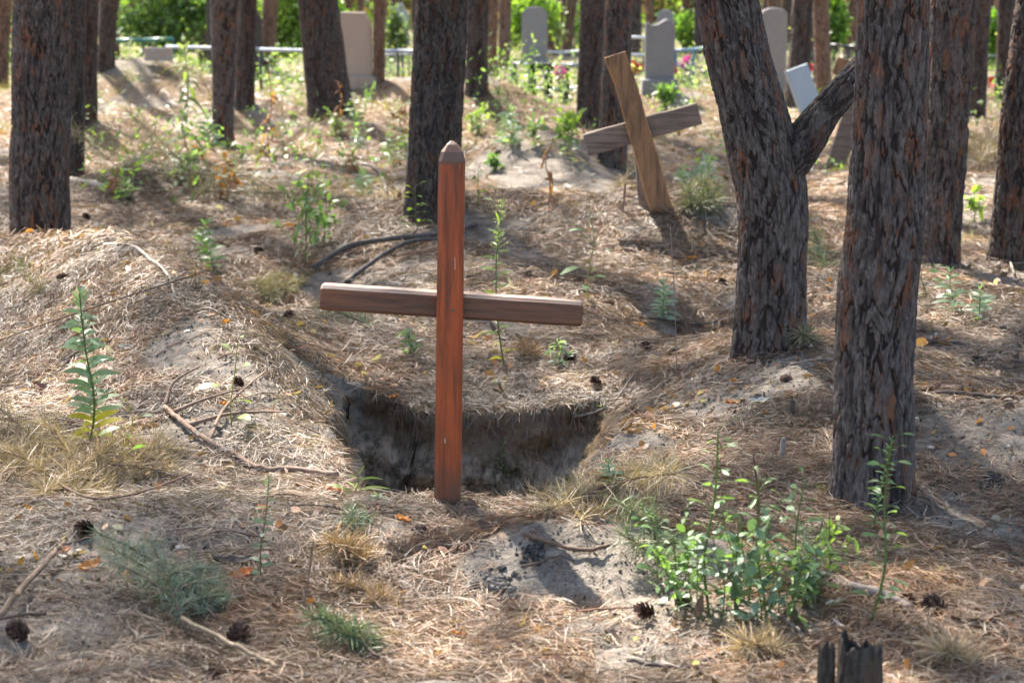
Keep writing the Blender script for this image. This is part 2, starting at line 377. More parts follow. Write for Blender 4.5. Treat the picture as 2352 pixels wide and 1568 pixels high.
# ------------------------------------------------------------------ trees
def trunk(name, pts, rads, mat, parent, sp, seed, top_fine, amp, cellw=.045, cellh=.13, flare=.32, origin=(0, 0, 0), fl=.12):
    cellw *= .82+.4*((seed*37) % 10)/10; cellh *= .8+.45*((seed*53) % 10)/10
    P = smooth_path(pts, 10); t = np.linspace(0, 1, len(P)); rr = np.interp(t, np.linspace(0, 1, len(pts)), rads)
    s = np.concatenate([[0], np.cumsum(np.linalg.norm(np.diff(P, axis=0), axis=1))]); Lt = s[-1]
    sf = min(Lt, top_fine)
    S = np.concatenate([np.arange(0, sf, sp*1.3), np.arange(sf, Lt, .45), [Lt]])
    C = np.stack([np.interp(S, s, P[:, k]) for k in range(3)], 1); r = np.interp(S, s, rr)
    r = r*(1+flare*np.exp(-S/fl)) if flare else r
    C[:, 0] += .012*(vn(S*3, 0*S+seed, 5)-.5); C[:, 1] += .012*(vn(S*3, 0*S+seed, 6)-.5)
    T = norm(np.gradient(C, axis=0)); Bv = norm(np.cross(T, np.array([[0, 1, .001]]))); Nv = np.cross(Bv, T)
    nr = int(np.clip(2*np.pi*rads[0]/sp, 14, 330)); th = np.linspace(0, 2*np.pi, nr, endpoint=False)
    TH, SS = np.meshgrid(th, S)
    nc = max(6, round(2*np.pi*rads[0]/cellw)); q = TH/(2*np.pi)
    cs, sn = np.cos(TH), np.sin(TH)
    rad0 = rads[0]; k_ = rad0/.045*(.045/cellw)               # features stay the same size on thin and thick trunks
    X1, Y1 = cs*k_, sn*k_; hv = SS/cellh
    def n3(f, fz, sd):                                        # noise on the round trunk, stretched along it
        return vn(X1*f+7.1*np.floor(0)+.37*hv*fz, Y1*f+hv*fz+sd*3.3, sd+seed)*.5+vn(X1*f*1.1-.45*hv*fz+5, Y1*f*1.1-hv*fz*.9, sd+50+seed)*.5
    wu = fbm(X1*1.2+hv*1.3, Y1*1.2-hv*1.1, 8+seed, 4)-.5; wz = fbm(X1*.8-hv, Y1*.8+hv*.8, 7+seed, 4)-.5
    cu = q*nc+wu*2.6; cv = hv*.62+wz*3.2
    f1, f2, id1 = worley(cu, cv, nc, seed); e1 = f2-f1
    ed = fbm(X1*4+hv*3.5, Y1*4-hv*3.1, 12, 4)-.5
    g1, g2, id2 = worley(q*nc*1.9+wu*3.4+ed*1.6, hv*1.9+wz*3+ed*2.2, int(nc*1.9) if False else nc*2, seed+3) if False else worley(cu*2+3+ed*1.5, hv*2.0+wz*4+ed*2.2, nc*2, seed+3)
    h1, h2_, id3 = worley(cu*4+1+ed*3, hv*8+wz*8+ed*5, nc*4, seed+7)
    fiss = sst(.0, .22, e1+ed*.5+(id1-.5)*.12)
    rdg = sst(.0, .16, np.abs(n3(1.3, .33, 3)-.5)*2+ed*.12)
    h = (.12+.88*np.minimum(fiss, .25+.75*rdg))*(.42+.22*id1+.26*id2+.14*id3)+.16*ed
    # a gentle non-round section
    lob = .045*np.cos(2*TH+seed)+.03*np.cos(3*TH+seed*2+SS*.8)+.03*(vn(cs*1.5+5, SS*2+sn*1.5, seed)-.5)
    butt = 0
    if flare: butt = .10*np.exp(-SS/.15)*np.cos(5*TH+seed)
    rad = r[:, None]*(1+lob+butt)+(h-.6)*amp*1.25
    V = C[:, None]+Bv[:, None]*(cs*rad)[..., None]+Nv[:, None]*(sn*rad)[..., None]
    V = V-np.asarray(origin)[None, None]
    m = len(S); a = np.arange(m-1)[:, None]*nr; b = np.arange(nr)[None]; b2 = (b+1) % nr
    g = Geo(); g.add(V, np.stack([a+b, a+b2, a+nr+b2, a+nr+b], -1), (.3, .3, .3))
    return g.build(name, mat, parent, attrs={'bh': np.clip(h, 0, 1), 'bid': np.clip(.3*id1+.45*id2+.25*id3+ed*.5, 0, 1)})

CROWN_SHARED = []
def crown(parent, top, R_=2.6, z0=6.5, z1=13, n=330, masked=True, seed=0):
    r_ = np.random.default_rng(seed+100)
    lim = Geo()
    nb = 16; zs = np.linspace(z0+.3, z1-1, nb)
    for k, z in enumerate(zs):
        a = k*2.4+seed; rr = R_*(1-.55*((z-z0)/(z1-z0))**1.5)*r_.uniform(.6, 1)
        e = np.array([top[0]+math.cos(a)*rr, top[1]+math.sin(a)*rr, z+.5])
        s = np.array([top[0], top[1], z-.3])
        tube(lim, smooth_path([s, (s+e)/2+np.array([0, 0, -.12]), e], 3), np.linspace(.05, .012, 7), 5, (.16, .09, .06))
    a = r_.uniform(0, 2*np.pi, n); z = r_.uniform(z0, z1, n); q = (z-z0)/(z1-z0)
    rr = R_*(1-.5*q**1.6)*np.sqrt(r_.uniform(.04, 1, n))
    C = np.stack([top[0]+np.cos(a)*rr, top[1]+np.sin(a)*rr, z], 1)
    n_pass = 0
    if masked:
        Gp = C-SDIR[None]*((C[:, 2]-.1)/SDIR[2])[:, None]
        l = sunlit(Gp); keep = r_.uniform(0, 1, n) > np.clip(l*1.9-.15, 0, 1); keep[:4] = True; C = C[keep]  # crown shaped for the light: clumps dropped where sun should pass
    n = len(C); k = 20
    D = norm(r_.normal(size=(n*k, 3))+np.array([0, 0, .3])); P = np.repeat(C, k, 0)+D*.03+r_.normal(size=(n*k, 3))*.08
    g = Geo(); col = np.array([.045, .075, .028])*r_.uniform(.7, 1.4, (n*k, 1))
    ribbons(g, P, D, norm(r_.normal(size=(n*k, 3))), r_.uniform(.13, .24, n*k), r_.uniform(.012, .024, n*k), r_.normal(size=(n*k, 3))*.02, col, 1, 'needle')
    o = g.build('crown', M['canopy'], parent, local=parent.location)
    l = lim.build('limbs', M['bark_tan'], o, attrs={'bh': np.full(lim.n, .6), 'bid': np.full(lim.n, .5)}, local=parent.location)
    l.name = 'limb_set'
    return o
FEET = []
def pine(label, ub, vb, wb, ut, wt, mat, Yd=None, seed=1, amp=None, crownn=330, group='pine trees standing among the graves', mids=None, R_=2.6, zc=6.5, cat='tree', name='pine_tree'):
    if Yd is None:
        p = hit(ub, vb); 
    else:
        x = (ub-1176)*mpp(Yd); p = on(x, Yd)
    Yd = p[1]; mp = mpp(Yd, p[2]); FEET.append((p[0], p[1], wb/2*mp))
    o = empty(name, p-np.array([0, 0, .0]), label, cat, group)
    top = aty(ut, 0, Yd); sink = np.array([0, 0, -.12])
    pts = [p+sink]; rads = [wb/2*mp]
    if mids:
        for (u, v, ww) in mids:
            pts.append(aty(u, v, Yd)); rads.append(ww/2*mpp(Yd, .7))
    pts.append(top); rads.append(wt/2*mpp(Yd, 1.5))
    d = (top-pts[-2]); d = d/np.linalg.norm(d)
    pts.append(top+d*1.2); rads.append(rads[-1]*.96)
    pts.append(pts[-1]+np.array([d[0]*1.2, d[1]*1.2, 3.])); rads.append(rads[-1]*.8)
    pts.append(pts[-1]+np.array([d[0]*.5, 0, 3.4])); rads.append(rads[-1]*.65)
    pts.append(pts[-1]+np.array([0, 0, 3.2])); rads.append(rads[-1]*.35)
    sp = max(.0032, Yd*.00052)
    a = amp if amp else min(.016, rads[0]*.11)
    trunk('trunk', pts, rads, mat, o, sp, seed, 1.75-p[2]+.12, a, origin=p, cellw=.048 if Yd < 20 else .08, cellh=.25 if Yd < 20 else .34)
    if crownn: crown(o, pts[-2], R_, zc, pts[-1][2]+.4, int(crownn*1.7), True, seed)
    return o, pts
bk, bd, bt = M['bark_grey'], M['bark_dark'], M['bark_tan']
pine('broad dark pine trunk at the left, rising behind the sunlit needle ridge', 84, 532, 140, 95, 128, bk, seed=11, Yd=11.3)
pine('narrow pine trunk half hidden just right of the broad left trunk', 160, 413, 58, 165, 66, bd, seed=12)
pine('pine trunk standing farther back, second behind the broad left trunk', 197, 283, 48, 198, 50, bd, seed=13, crownn=200)
pine('slanting grey brown pine trunk at left beside the dark green shrub', 240, 158, 38, 250, 42, bd, seed=14, crownn=200)
pine('slim trunk with narrow foot in front of the black headstone', 513, 335, 46, 518, 70, bk, seed=15, crownn=260, mids=[(514, 200, 52), (517, 80, 64)])
pine('dark trunk right behind the slim trunk, partly covering the black headstone', 562, 247, 44, 566, 50, bd, seed=16, crownn=200)
pine('thin light brown trunk between the black headstone and the leaning dark trunk', 616, 160, 36, 620, 36, bt, seed=17, crownn=160)
pine('thick dark trunk leaning left in front of the pale tan headstone', 764, 272, 102, 731, 88, bd, seed=18, mids=[(748, 160, 96)])
pine('thin brown trunk just right of the pale tan headstone', 870, 190, 26, 871, 27, bt, seed=19, crownn=160)
pine('thick rough pine trunk behind the top of the red wooden cross', 990, 484, 112, 1014, 116, bd, seed=20, mids=[(1003, 250, 118)])
pine('dark trunk just right of the thick trunk behind the red cross', 1094, 210, 50, 1098, 52, bd, seed=21, crownn=200)
pine('thin reddish trunk left of the arched grey headstone, nearer of two', 1132, 175, 24, 1130, 28, bt, seed=22, crownn=150)
pine('thin reddish trunk standing closest to the left of the arched grey headstone', 1158, 160, 28, 1160, 30, bt, seed=23, crownn=150)
pine('very thin slanting trunk right of the arched grey headstone', 1299, 132, 22, 1314, 24, bt, seed=24, crownn=120)
pine('dark trunk left of the leaning board cross, left of a close pair', 1353, 292, 56, 1362, 54, bd, seed=25, crownn=260)
pine('greyish trunk directly behind the leaning board cross', 1403, 378, 62, 1422, 60, bk, seed=26, crownn=260)
# forked pine
fk, fpts = pine('forked pine with a thick side limb reaching right, charred dark base', 1762, 806, 165, 1669, 146, M['bark_grey'], seed=27, amp=.014,
     mids=[(1770, 620, 158), (1771, 470, 164), (1752, 360, 165), (1712, 200, 150)])
Yf = fpts[0][1]
lp = [aty(1775, 420, Yf), aty(1835, 345, Yf), aty(1895, 262, Yf), aty(1950, 195, Yf), aty(2040, 80, Yf+.15), aty(2120, -60, Yf+.4)]
lp.append(lp[-1]+np.array([.35, .3, 1.2])); lp.append(lp[-1]+np.array([.3, .2, 3.]))
mpf = mpp(Yf, .9)
lo = trunk('limb', lp, [52*mpf, 48*mpf, 36*mpf, 31*mpf, 28*mpf, 25*mpf, .045, .02], M['bark_dark'], fk, .0048, 31, 1.3, .010, flare=0, origin=fk.location)
pine('nearest pine trunk at right, its foot beside bare sand', 2004, 1140, 188, 2052, 168, M['bark_grey'], seed=28, amp=.0135, mids=[(2010, 900, 186), (2025, 600, 184), (2040, 300, 172)])
pine('pine trunk behind the right edge of the nearest trunk', 2155, 614, 88, 2185, 112, bk, seed=29, mids=[(2172, 300, 104)])
pine('dark trunk farther back, showing right of the trunk pair at right', 2240, 275, 44, 2250, 52, bd, seed=30, crownn=200)
pine('pine trunk cut by the right edge of the picture, slanting right', 2322, 606, 92, 2382, 88, bk, seed=31, mids=[(2340, 350, 88)])
pine('slim reddish trunk in the gap between the right hand trunks', 2304, 228, 36, 2312, 40, bd, seed=32, crownn=160)
pine('reddish trunk behind the fork of the forked pine', 1825, 252, 56, 1845, 46, bd, seed=33, crownn=200)
pine('brown trunk standing right of the tilted pale blue slab', 1893, 222, 36, 1886, 40, bt, seed=34, crownn=160)
pine('trunk at the left edge of the picture behind orange flowers', -8, 200, 50, 4, 46, bt, seed=35, crownn=160)
# trees beside and behind the view whose crowns shade it
for k, (x, y) in enumerate([(-6.2, 12.5), (-5.0, 8.2), (-8.6, 16.), (-6.6, 21.5), (4.9, 12.2), (3.2, 9.6), (-3.8, 5.2), (5.4, 7.2), (7.2, 17), (-9.5, 9.5)]):
    p = on(x, y); o = empty('pine_tree', p, 'tall pine standing outside the picture whose crown shades the graves', 'tree', 'pine trees beside the view')
    trunk('trunk', [p+[0, 0, -.1], p+[.03, 0, 2], p+[.1, 0, 6], p+[.1, .05, 9.5], p+[.1, .05, 12.]], [.17, .15, .12, .08, .02], bk, o, .012, 50+k, 2.5, .012, origin=p)
    crown(o, p+[.1, 0, 9], 2.9, 6.3, 12.6, 620, True, 60+k)
# distant trunks
protoT = None
rt = np.random.default_rng(77)
def seg_clear(x, y):
    u, v, _ = to_px(np.array([x, y, 0.])); 
    return not (1190 < u < 1262 or 1470 < u < 1556 or 780 < u < 860 or 905 < u < 940)
cnt = 0
protos = []
for k in range(3):
    p = np.array([0, 0, 0.]); o = empty('pine_tree', p, 'distant slim pine trunk in the sunlit woodland beyond the graves', 'tree', 'distant pines beyond the graves')
    trunk('trunk', [p+[0, 0, -.3], p+[.03*k, 0, 2], p+[.1, 0, 6], p+[.1, .05, 9.5], p+[.1, .05, 12.]], [.17, .15, .12, .08, .02], [bt, bd, bt][k], o, .05, 80+k, 2.5, .012, cellw=.1, cellh=.3)
    crown(o, p+[.1, 0, 9], 2.4, 7.5, 12.6, 70, False, 90+k); protos.append(o)
spots = []
for tries in range(6000):
    y = 46+rt.uniform(0, 1)**1.5*75; x = rt.uniform(-.33, .33)*y
    if y < 70 and not seg_clear(x, y): continue
    if any((x-a)**2+(y-b)**2 < 2.6 for a, b in spots): continue
    spots.append((x, y))
    if len(spots) >= 230: break
for k, (x, y) in enumerate(spots):
    src = protos[k % 3]
    if k < 3: o = src
    else:
        o = src.copy(); SC.collection.objects.link(o)
        for ch in src.children:
            c = ch.copy(); SC.collection.objects.link(c); c.parent = o
            for g_ in ch.children:
                d_ = g_.copy(); SC.collection.objects.link(d_); d_.parent = c
    o.location = on(x, y); s = rt.uniform(.75, 1.15); o.scale = (s, s, 1); o.rotation_euler = (rt.uniform(-.03, .03), rt.uniform(-.04, .04), rt.uniform(0, 6))

# ------------------------------------------------------------------ red cross
def prism_bar(g, path, half, ch, tips=(0, 0), wearfn=None, nseg=40):
    """chamfered square bar along local z, path = list of (z, scale)"""
    a, c = half, ch
    sec = np.array([(-a+c, -a), (a-c, -a), (a, -a+c), (a, a-c), (a-c, a), (-a+c, a), (-a, a-c), (-a, -a+c)])
    rings = [sec*1e-3*np.array([1, 1])]; zz = [path[0][0]]
    for z, s in path: rings.append(sec*s); zz.append(z)
    rings.append(sec*1e-3); zz.append(path[-1][0])
    V = np.concatenate([np.column_stack([r, np.full(8, z)]) for r, z in zip(rings, zz)])
    m = len(rings); i = np.arange(m-1)[:, None]*8; j = np.arange(8)[None]; j2 = (j+1) % 8
    g.add(V, np.stack([i+j, i+j2, i+8+j2, i+8+j], -1), (.3, .1, .05))
    return V
pb = hit(1028, 1163); Yc = pb[1]; mc = mpp(Yc, .5)
cr = empty('grave_cross', pb, 'upright red stained wooden cross with pointed top at the edge of the pit', 'cross')
topz = aty(1043, 323, Yc)[2]; Lp = (topz-pb[2])
g = Geo(); ha = 30.5*mc
zs = list(np.linspace(-.25, Lp-.055, 60)); tip = .055
V = prism_bar(g, [(z, 1-.02*(z/Lp)+.012*math.sin(z*23)*.5+.004*math.sin(z*71)) for z in zs]+[(Lp-.03, .80), (Lp-.010, .40), (Lp-.001, .12)], ha, ha*.30)
# wear: grey top, brown edges, dirt near the soil
z = V[:, 2]; edge = (np.abs(np.abs(V[:, 0])-ha) < ha*.25)*.40
wear_and_sun = np.maximum.reduce([sst(Lp-.075, Lp-.045, z)*1.0, edge*1.0, sst(.30, .02, z)*.55])
po = g.build('post', M['redpost'], cr, smooth=False, attrs={'wear_and_sun': wear_and_sun})
po.rotation_euler = (0, math.atan2(15, 842)+.0, 0)
# crossbeam
bl = aty(736, 682, Yc+.02); br = aty(1338, 721, Yc+.02); mid = (bl+br)/2; Lb = np.linalg.norm(br-bl)
g = Geo(); hb = 29*mc; hw = Lb/2
V = prism_bar(g, [(-hw+.0, .86), (-hw+.006, .985)]+[(z, 1+.01*math.sin(z*30)) for z in np.linspace(-hw+.03, hw-.03, 40)]+[(hw-.006, .985), (hw, .86)], hb, hb*.24)
wear_and_sun = np.clip(((V[:, 1] > hb*.95))*.7+(np.abs(V[:, 2]) > hw-.012)*.38, 0, 1)
# lay it on its side: local z -> x ; local y -> z
for k in range(len(g.v)):
    v = g.v[k]; g.v[k] = np.column_stack([v[:, 2], -v[:, 0]*.9, v[:, 1]])
bo = g.build('crossbeam', M['beam'], cr, smooth=False, attrs={'wear_and_sun': wear_and_sun*0+.12})
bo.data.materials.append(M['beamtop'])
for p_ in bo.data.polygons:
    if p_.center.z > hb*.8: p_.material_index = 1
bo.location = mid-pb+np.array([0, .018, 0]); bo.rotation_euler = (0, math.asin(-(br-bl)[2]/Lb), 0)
g = Geo()
for u, v in ((1028, 690), (1041, 712)):
    q = aty(u, v, Yc-ha)-pb; tube(g, [q+[0, .004, 0], q+[0, -.0025, 0]], [.004, .004], 8, (.08, .06, .05), ref=(0, 0, 1))
g.build('nail', M['metal'], cr, smooth=False)
for u, v, w_, h_ in ((1067, 578, 5, 12), (1045, 605, 3, 34), (1022, 1012, 4, 14)):
    q = aty(u, v, Yc-ha)-pb; g = Geo(); box(g, q+[0, -.0008, 0], (w_*mc*.6, .0016, h_*mc*.8), col=(.6, .48, .40)); g.build('paint_chip', M['dry'], cr, smooth=False)

# ------------------------------------------------------------------ leaning board cross
def board(g, p0, p1, w, th, wave=0, seed=0, ny=16, taper=1., facing=(0, -1, 0)):
    p0 = np.asarray(p0); p1 = np.asarray(p1); L = np.linalg.norm(p1-p0); d = (p1-p0)/L
    fn = np.asarray(facing, float); sd = norm(np.cross(d, fn)); fn = np.cross(sd, d)
    t = np.linspace(0, 1, ny); V = []; wr = []
    for tt in t:
        ww = w*(1+(taper-1)*tt)/2; dl = wave*(vn(tt*5+seed, .3, 3)-.5); dr = wave*(vn(tt*5+seed, 7.3, 4)-.5)
        b = 0.12*th
        for a, c, q in ((-ww+dl, -th/2+b, 1), (-ww+dl+b, -th/2, .5), (ww+dr-b, -th/2, .5), (ww+dr, -th/2+b, 1), (ww+dr, th/2-b, .8), (ww+dr-b, th/2, 0), (-ww+dl+b, th/2, 0), (-ww+dl, th/2-b, .8)):
            V.append(p0+d*L*tt+sd*a-fn*c); wr.append(q)
    c0 = [np.mean(V[:8], 0)]*8; c1 = [np.mean(V[-8:], 0)]*8
    V = np.array(c0+V+c1); wr = np.array([.3]*8+wr+[.3]*8)
    m = len(V)//8; i = np.arange(m-1)[:, None]*8; j = np.arange(8)[None]; j2 = (j+1) % 8
    g.add(V, np.stack([i+j, i+j2, i+8+j2, i+8+j], -1), (.3, .2, .1)); return wr
Yl = hit(1520, 505)[1]+.1
ba = on(float(aty(1528, 500, Yl)[0]), Yl); ml = mpp(Yl, .6)
lc = empty('grave_cross', ba, 'leaning weathered board cross tilting left among weeds in the background', 'cross')
g = Geo(); p0 = aty(1530, 492, Yl)+np.array([.02, 0, -.10]); p1 = aty(1415, 125, Yl)
w1 = board(g, p0, p1, 50*ml, .05, .022, 3)
g.build('post', M['oldboard'], lc, smooth=False, attrs={'wear_and_sun': w1*.62}, local=ba)
g = Geo(); q0 = aty(1345, 334, Yl+.06); q1 = aty(1606, 260, Yl+.06)
w2 = board(g, q0, q1, 52*ml, .05, .008, 9)
g.build('crossbeam', M['greyboard'], lc, smooth=False, attrs={'wear_and_sun': w2*.2}, local=ba)
g = Geo(); s0 = aty(1484, 520, Yl+.10); s1 = aty(1466, 350, Yl+.10)
w3 = board(g, s0+[0, 0, -.1], s1, 19*ml, .035, .006, 5)
so_ = g.build('stake', M['stakewood'], lc, smooth=False, attrs={'wear_and_sun': w3*.3}, local=ba)
# knot with bent nail on the board
# third cross half hidden behind the nearest trunk
Y3 = hit(1915, 385)[1]; b3 = on(float(aty(1918, 380, Y3)[0]), Y3); m3 = mpp(Y3, .6)
c3 = empty('grave_cross', b3, 'brown board cross mostly hidden behind the nearest trunk, leaning right', 'cross')
g = Geo(); w4 = board(g, aty(1915, 395, Y3), aty(2010, 110, Y3), 44*m3, .05, .01, 2); g.build('post', M['greyboard'], c3, smooth=False, attrs={'wear_and_sun': w4*.1}, local=b3)
g = Geo(); w5 = board(g, aty(1918, 150, Y3+.06), aty(2080, 205, Y3+.06), 38*m3, .05, .01, 2); g.build('crossbeam', M['oldboard'], c3, smooth=False, attrs={'wear_and_sun': w5*.1}, local=b3)

# ------------------------------------------------------------------ headstones
def slab(outline, th, mat, name, parent, loc, rot=(0, 0, 0), bev=.012):
    """outline: list of (x,z) counter clockwise; extruded in y with a bevelled rim"""
    o2 = np.array(outline, float); c = o2.mean(0); n = len(o2)
    T_ = np.roll(o2, -1, 0)-np.roll(o2, 1, 0); T_ = norm(T_); nn = np.column_stack([T_[:, 1], -T_[:, 0]])
    inn = o2-nn*bev
    rings = [np.column_stack([np.full(n, c[0]), np.full(n, -th/2), np.full(n, c[1])]), np.column_stack([inn[:, 0], np.full(n, -th/2), inn[:, 1]]), np.column_stack([o2[:, 0], np.full(n, -th/2+bev), o2[:, 1]]),
             np.column_stack([o2[:, 0], np.full(n, th/2-bev), o2[:, 1]]), np.column_stack([inn[:, 0], np.full(n, th/2), inn[:, 1]]), np.column_stack([np.full(n, c[0]), np.full(n, th/2), np.full(n, c[1])])]
    V = np.concatenate(rings); m = 6; i = np.arange(m-1)[:, None]*n; j = np.arange(n)[None]; j2 = (j+1) % n
    g = Geo(); g.add(V, np.stack([i+j, i+j2, i+n+j2, i+n+j], -1), (.4, .4, .4))
    o = g.build(name, mat, parent, smooth=False); o.location = loc; o.rotation_euler = rot; return o
def arch(w, h, rise, n=14):
    a = np.linspace(0, np.pi, n); top = [(math.cos(t)*w/2, h-rise+math.sin(t)*rise) for t in a]
    return [(-w/2, 0), (w/2, 0)]+top
def wavy(w, h):
    t = np.linspace(1, 0, 18); return [(-w/2, 0), (w/2, 0)]+[(-w/2+w*q, h-.09*w/.47*(1-math.exp(-((q-.72)/.22)**2))+(.02 if q < .12 else 0)) for q in t]
def stone(label, u0, u1, vt, vb, shape, mat, th=.1, rot=(0, 0, 0), plinth=True, pm=None, Yd=None, group='headstones'):
    p = hit((u0+u1)/2, vb) if Yd is None else on(((u0+u1)/2-1176)*mpp(Yd), Yd)
    m = mpp(p[1], .7); w_ = (u1-u0)*m; tz = aty(u0, vt, p[1])[2]; h_ = tz-p[2]
    o = empty('headstone', p, label, 'headstone', group)
    slab(shape(w_, h_), th, mat, 'slab', o, (0, 0, 0), rot)
    if plinth:
        pl = slab([(-w_*.62, -.1), (w_*.62, -.1), (w_*.60, .13), (-w_*.60, .13)], th*2.6, pm or mat, 'plinth', o, (0, 0, 0), (0, 0, 0))
    return o
stone('large black headstone with sloping shoulders behind the slim dark trunks', 478, 604, -14, 170, lambda w, h: [(-w/2, 0), (w/2, 0), (w/2, h-.45), (w*.34, h-.18), (w*.05, h), (-w*.3, h-.05), (-w/2, h-.06)], M['stone_black'], .12)
stone('pale tan headstone with one cut corner behind the rail fence', 786, 857, 28, 198, lambda w, h: [(-w/2, 0), (w/2, 0), (w/2, h-.2), (w*.28, h), (-w/2, h)], M['stone_tan'], .1)
stone('grey headstone with rounded arch top wreathed in bright leaves', 1198, 1257, 15, 152, lambda w, h: arch(w, h, w*.35), M['stone'], .1)
stone('grey headstone with wavy top beside the blue fence', 1480, 1548, 44, 208, wavy, M['stone'], .12)
stone('light grey headstone standing behind the wavy topped one', 1508, 1546, 22, 150, lambda w, h: arch(w, h, w*.4), M['stone'], .1)
stone('tall dull grey headstone seen through the fork of the forked pine', 1744, 1804, 18, 215, lambda w, h: arch(w, h, w*.25), M['stone'], .12)
stone('small white post like marker left of the wavy headstone', 1455, 1468, 62, 130, lambda w, h: arch(w, h, w*.3), M['white'], .1, plinth=False)
stone('pale blue grey headstone shaped like a cross far behind the centre trunk', 902, 938, 8, 105, lambda w, h: [(-w/2, 0), (w/2, 0), (w/2, h*.8), (w*.2, h*.86), (w*.2, h), (-w*.2, h), (-w*.2, h*.86), (-w/2, h*.8)], M['stone_blue'], .12)
p = hit(1868, 272); m = mpp(p[1], .4)
o = empty('tilted_headstone', p, 'pale blue painted slab leaning left behind the forked pine limb', 'headstone', 'headstones')
slab([(-27*m, -.1), (27*m, -.1), (27*m, 122*m), (-27*m, 122*m)], .09, M['stone_blue'], 'slab', o, (0, 0, 0), (R(-8), R(-19), R(12)))
p = hit(365, 150); o = empty('name_plaque', p, 'small white plaque with grey marks at left in front of the green shrub', 'plaque'); m = mpp(p[1], .4)
slab([(-32*m, .05), (32*m, .05), (32*m, 40*m), (-32*m, 40*m)], .04, M['stone_tan'], 'panel', o, (0, 0, 0))
for a, b in ((-20, 12), (-4, 20), (9, 10), (22, 17), (-10, 33), (10, 34)):
    g = Geo(); box(g, (a*m, -.024, b*m), (9*m, .006, 6*m), col=(.35, .37, .4)); g.build('marking', M['metal'], o, smooth=False)

# ------------------------------------------------------------------ grave fences
def fence(label, pts, ht, railc, postc, nper=4, r=.02, rails=(1.,), pr=.022, bars=0, group='low grave fences', Yb=None):
    P = [on(*flat(u, v)) if Yb is None else on((u-1176)*mpp(Yb_), Yb_) for (u, v), Yb_ in zip(pts, Yb or [0]*len(pts))]
    o = empty('grave_fence', P[0], label, 'fence', group); L0 = P[0]
    for a, b in zip(P[:-1], P[1:]):
        for q in rails:
            g = Geo(); up = np.array([0, 0, ht*q]); tube(g, [a+up-L0, (a+b)/2+up-L0, b+up-L0], r, 8, railc, ref=(0, 0, 1)); g.build('rail', M['metal'], o)
        if bars:
            g = Geo()
            for t in np.linspace(0, 1, bars)[1:-1]:
                c = a*(1-t)+b*t; tube(g, [c-L0, c-L0+[0, 0, ht*rails[0]]], .008, 5, postc)
            b_ = g.build('bars', M['metal'], o); b_.name = 'bar_row'; b_['kind'] = 'stuff'
    for a in P:
        g = Geo(); tube(g, [a-L0+[0, 0, -.1], a-L0+[0, 0, ht+.02]], pr, 8, postc); g.build('post', M['metal'], o)
    return o
silver, blackc = (.27, .30, .34), (.02, .02, .022)
def fY(label, us, Y0, vrail, railc, postc, **k):
    Ys = Y0 if hasattr(Y0, '__len__') else [Y0]*len(us)
    zt = aty(us[0], vrail, Ys[0])[2]; z0 = float(H((us[0]-1176)*mpp(Ys[0]), Ys[0]))
    return fence(label, [(u, 0) for u in us], zt-z0, railc, postc, Yb=list(Ys), **k)
fY('silver rail grave fence running from the left weeds to the tan headstone', (385, 600, 838, 915, 1000), (33, 32, 31, 31, 31), 108, silver, blackc, r=.03)
fY('second thin silver fence just behind the tan headstone', (800, 850, 925, 1040), 36, 124, silver, blackc, r=.022, bars=9)
fY('long green pipe fence at far left in front of the shrub', (262, 330, 400), 40, 94, (.02, .13, .09), (.02, .09, .07), r=.045)
fY('black posted silver fence enclosing the grave with the arched headstone', (1180, 1220, 1256, 1300, 1337, 1440), 28, 148, silver, blackc, r=.035, rails=(1., .45), pr=.05)
fY('white rail fence piece behind the close pair of trunks', (1445, 1478, 1500), 40, 86, (.7, .7, .7), blackc, r=.03, rails=(1., .6))
fY('blue painted fence beside the wavy topped headstone', (1549, 1590, 1640), 30, 117, (.16, .27, .38), (.03, .11, .2), r=.03, pr=.03)
fY('black fence behind the brown trunk near the tilted slab', (1870, 1905, 1945, 1990), 36, 104, (.03, .03, .035), blackc, r=.03, bars=8)
fY('dark fence in the gap at the far right', (2255, 2300, 2360), 38, 130, (.05, .1, .08), blackc, r=.025)
fY('pale silver fence far behind the centre with thin bars', (1200, 1290, 1380, 1460), 46, 118, (.6, .62, .62), silver, r=.03, bars=14)

x = (1243-1176)*mpp(26.5); p = on(x, 26.5); m = mpp(26.5); o = empty('grave_table', p, 'small black metal table standing in front of the arched headstone fence', 'table')
zt = aty(1243, 152, 26.5)[2]-p[2]
g = Geo(); box(g, (0, 0, zt), (60*m, .3, .07), col=(.015, .015, .016)); g.build('table_top', M['twig'], o, smooth=False)
for sx in (-19, 19):
    g = Geo(); tube(g, [(sx*m, 0, -.1), (sx*m, 0, zt-.018)], .045, 8, (.015, .015, .016)); g.build('leg', M['twig'], o)

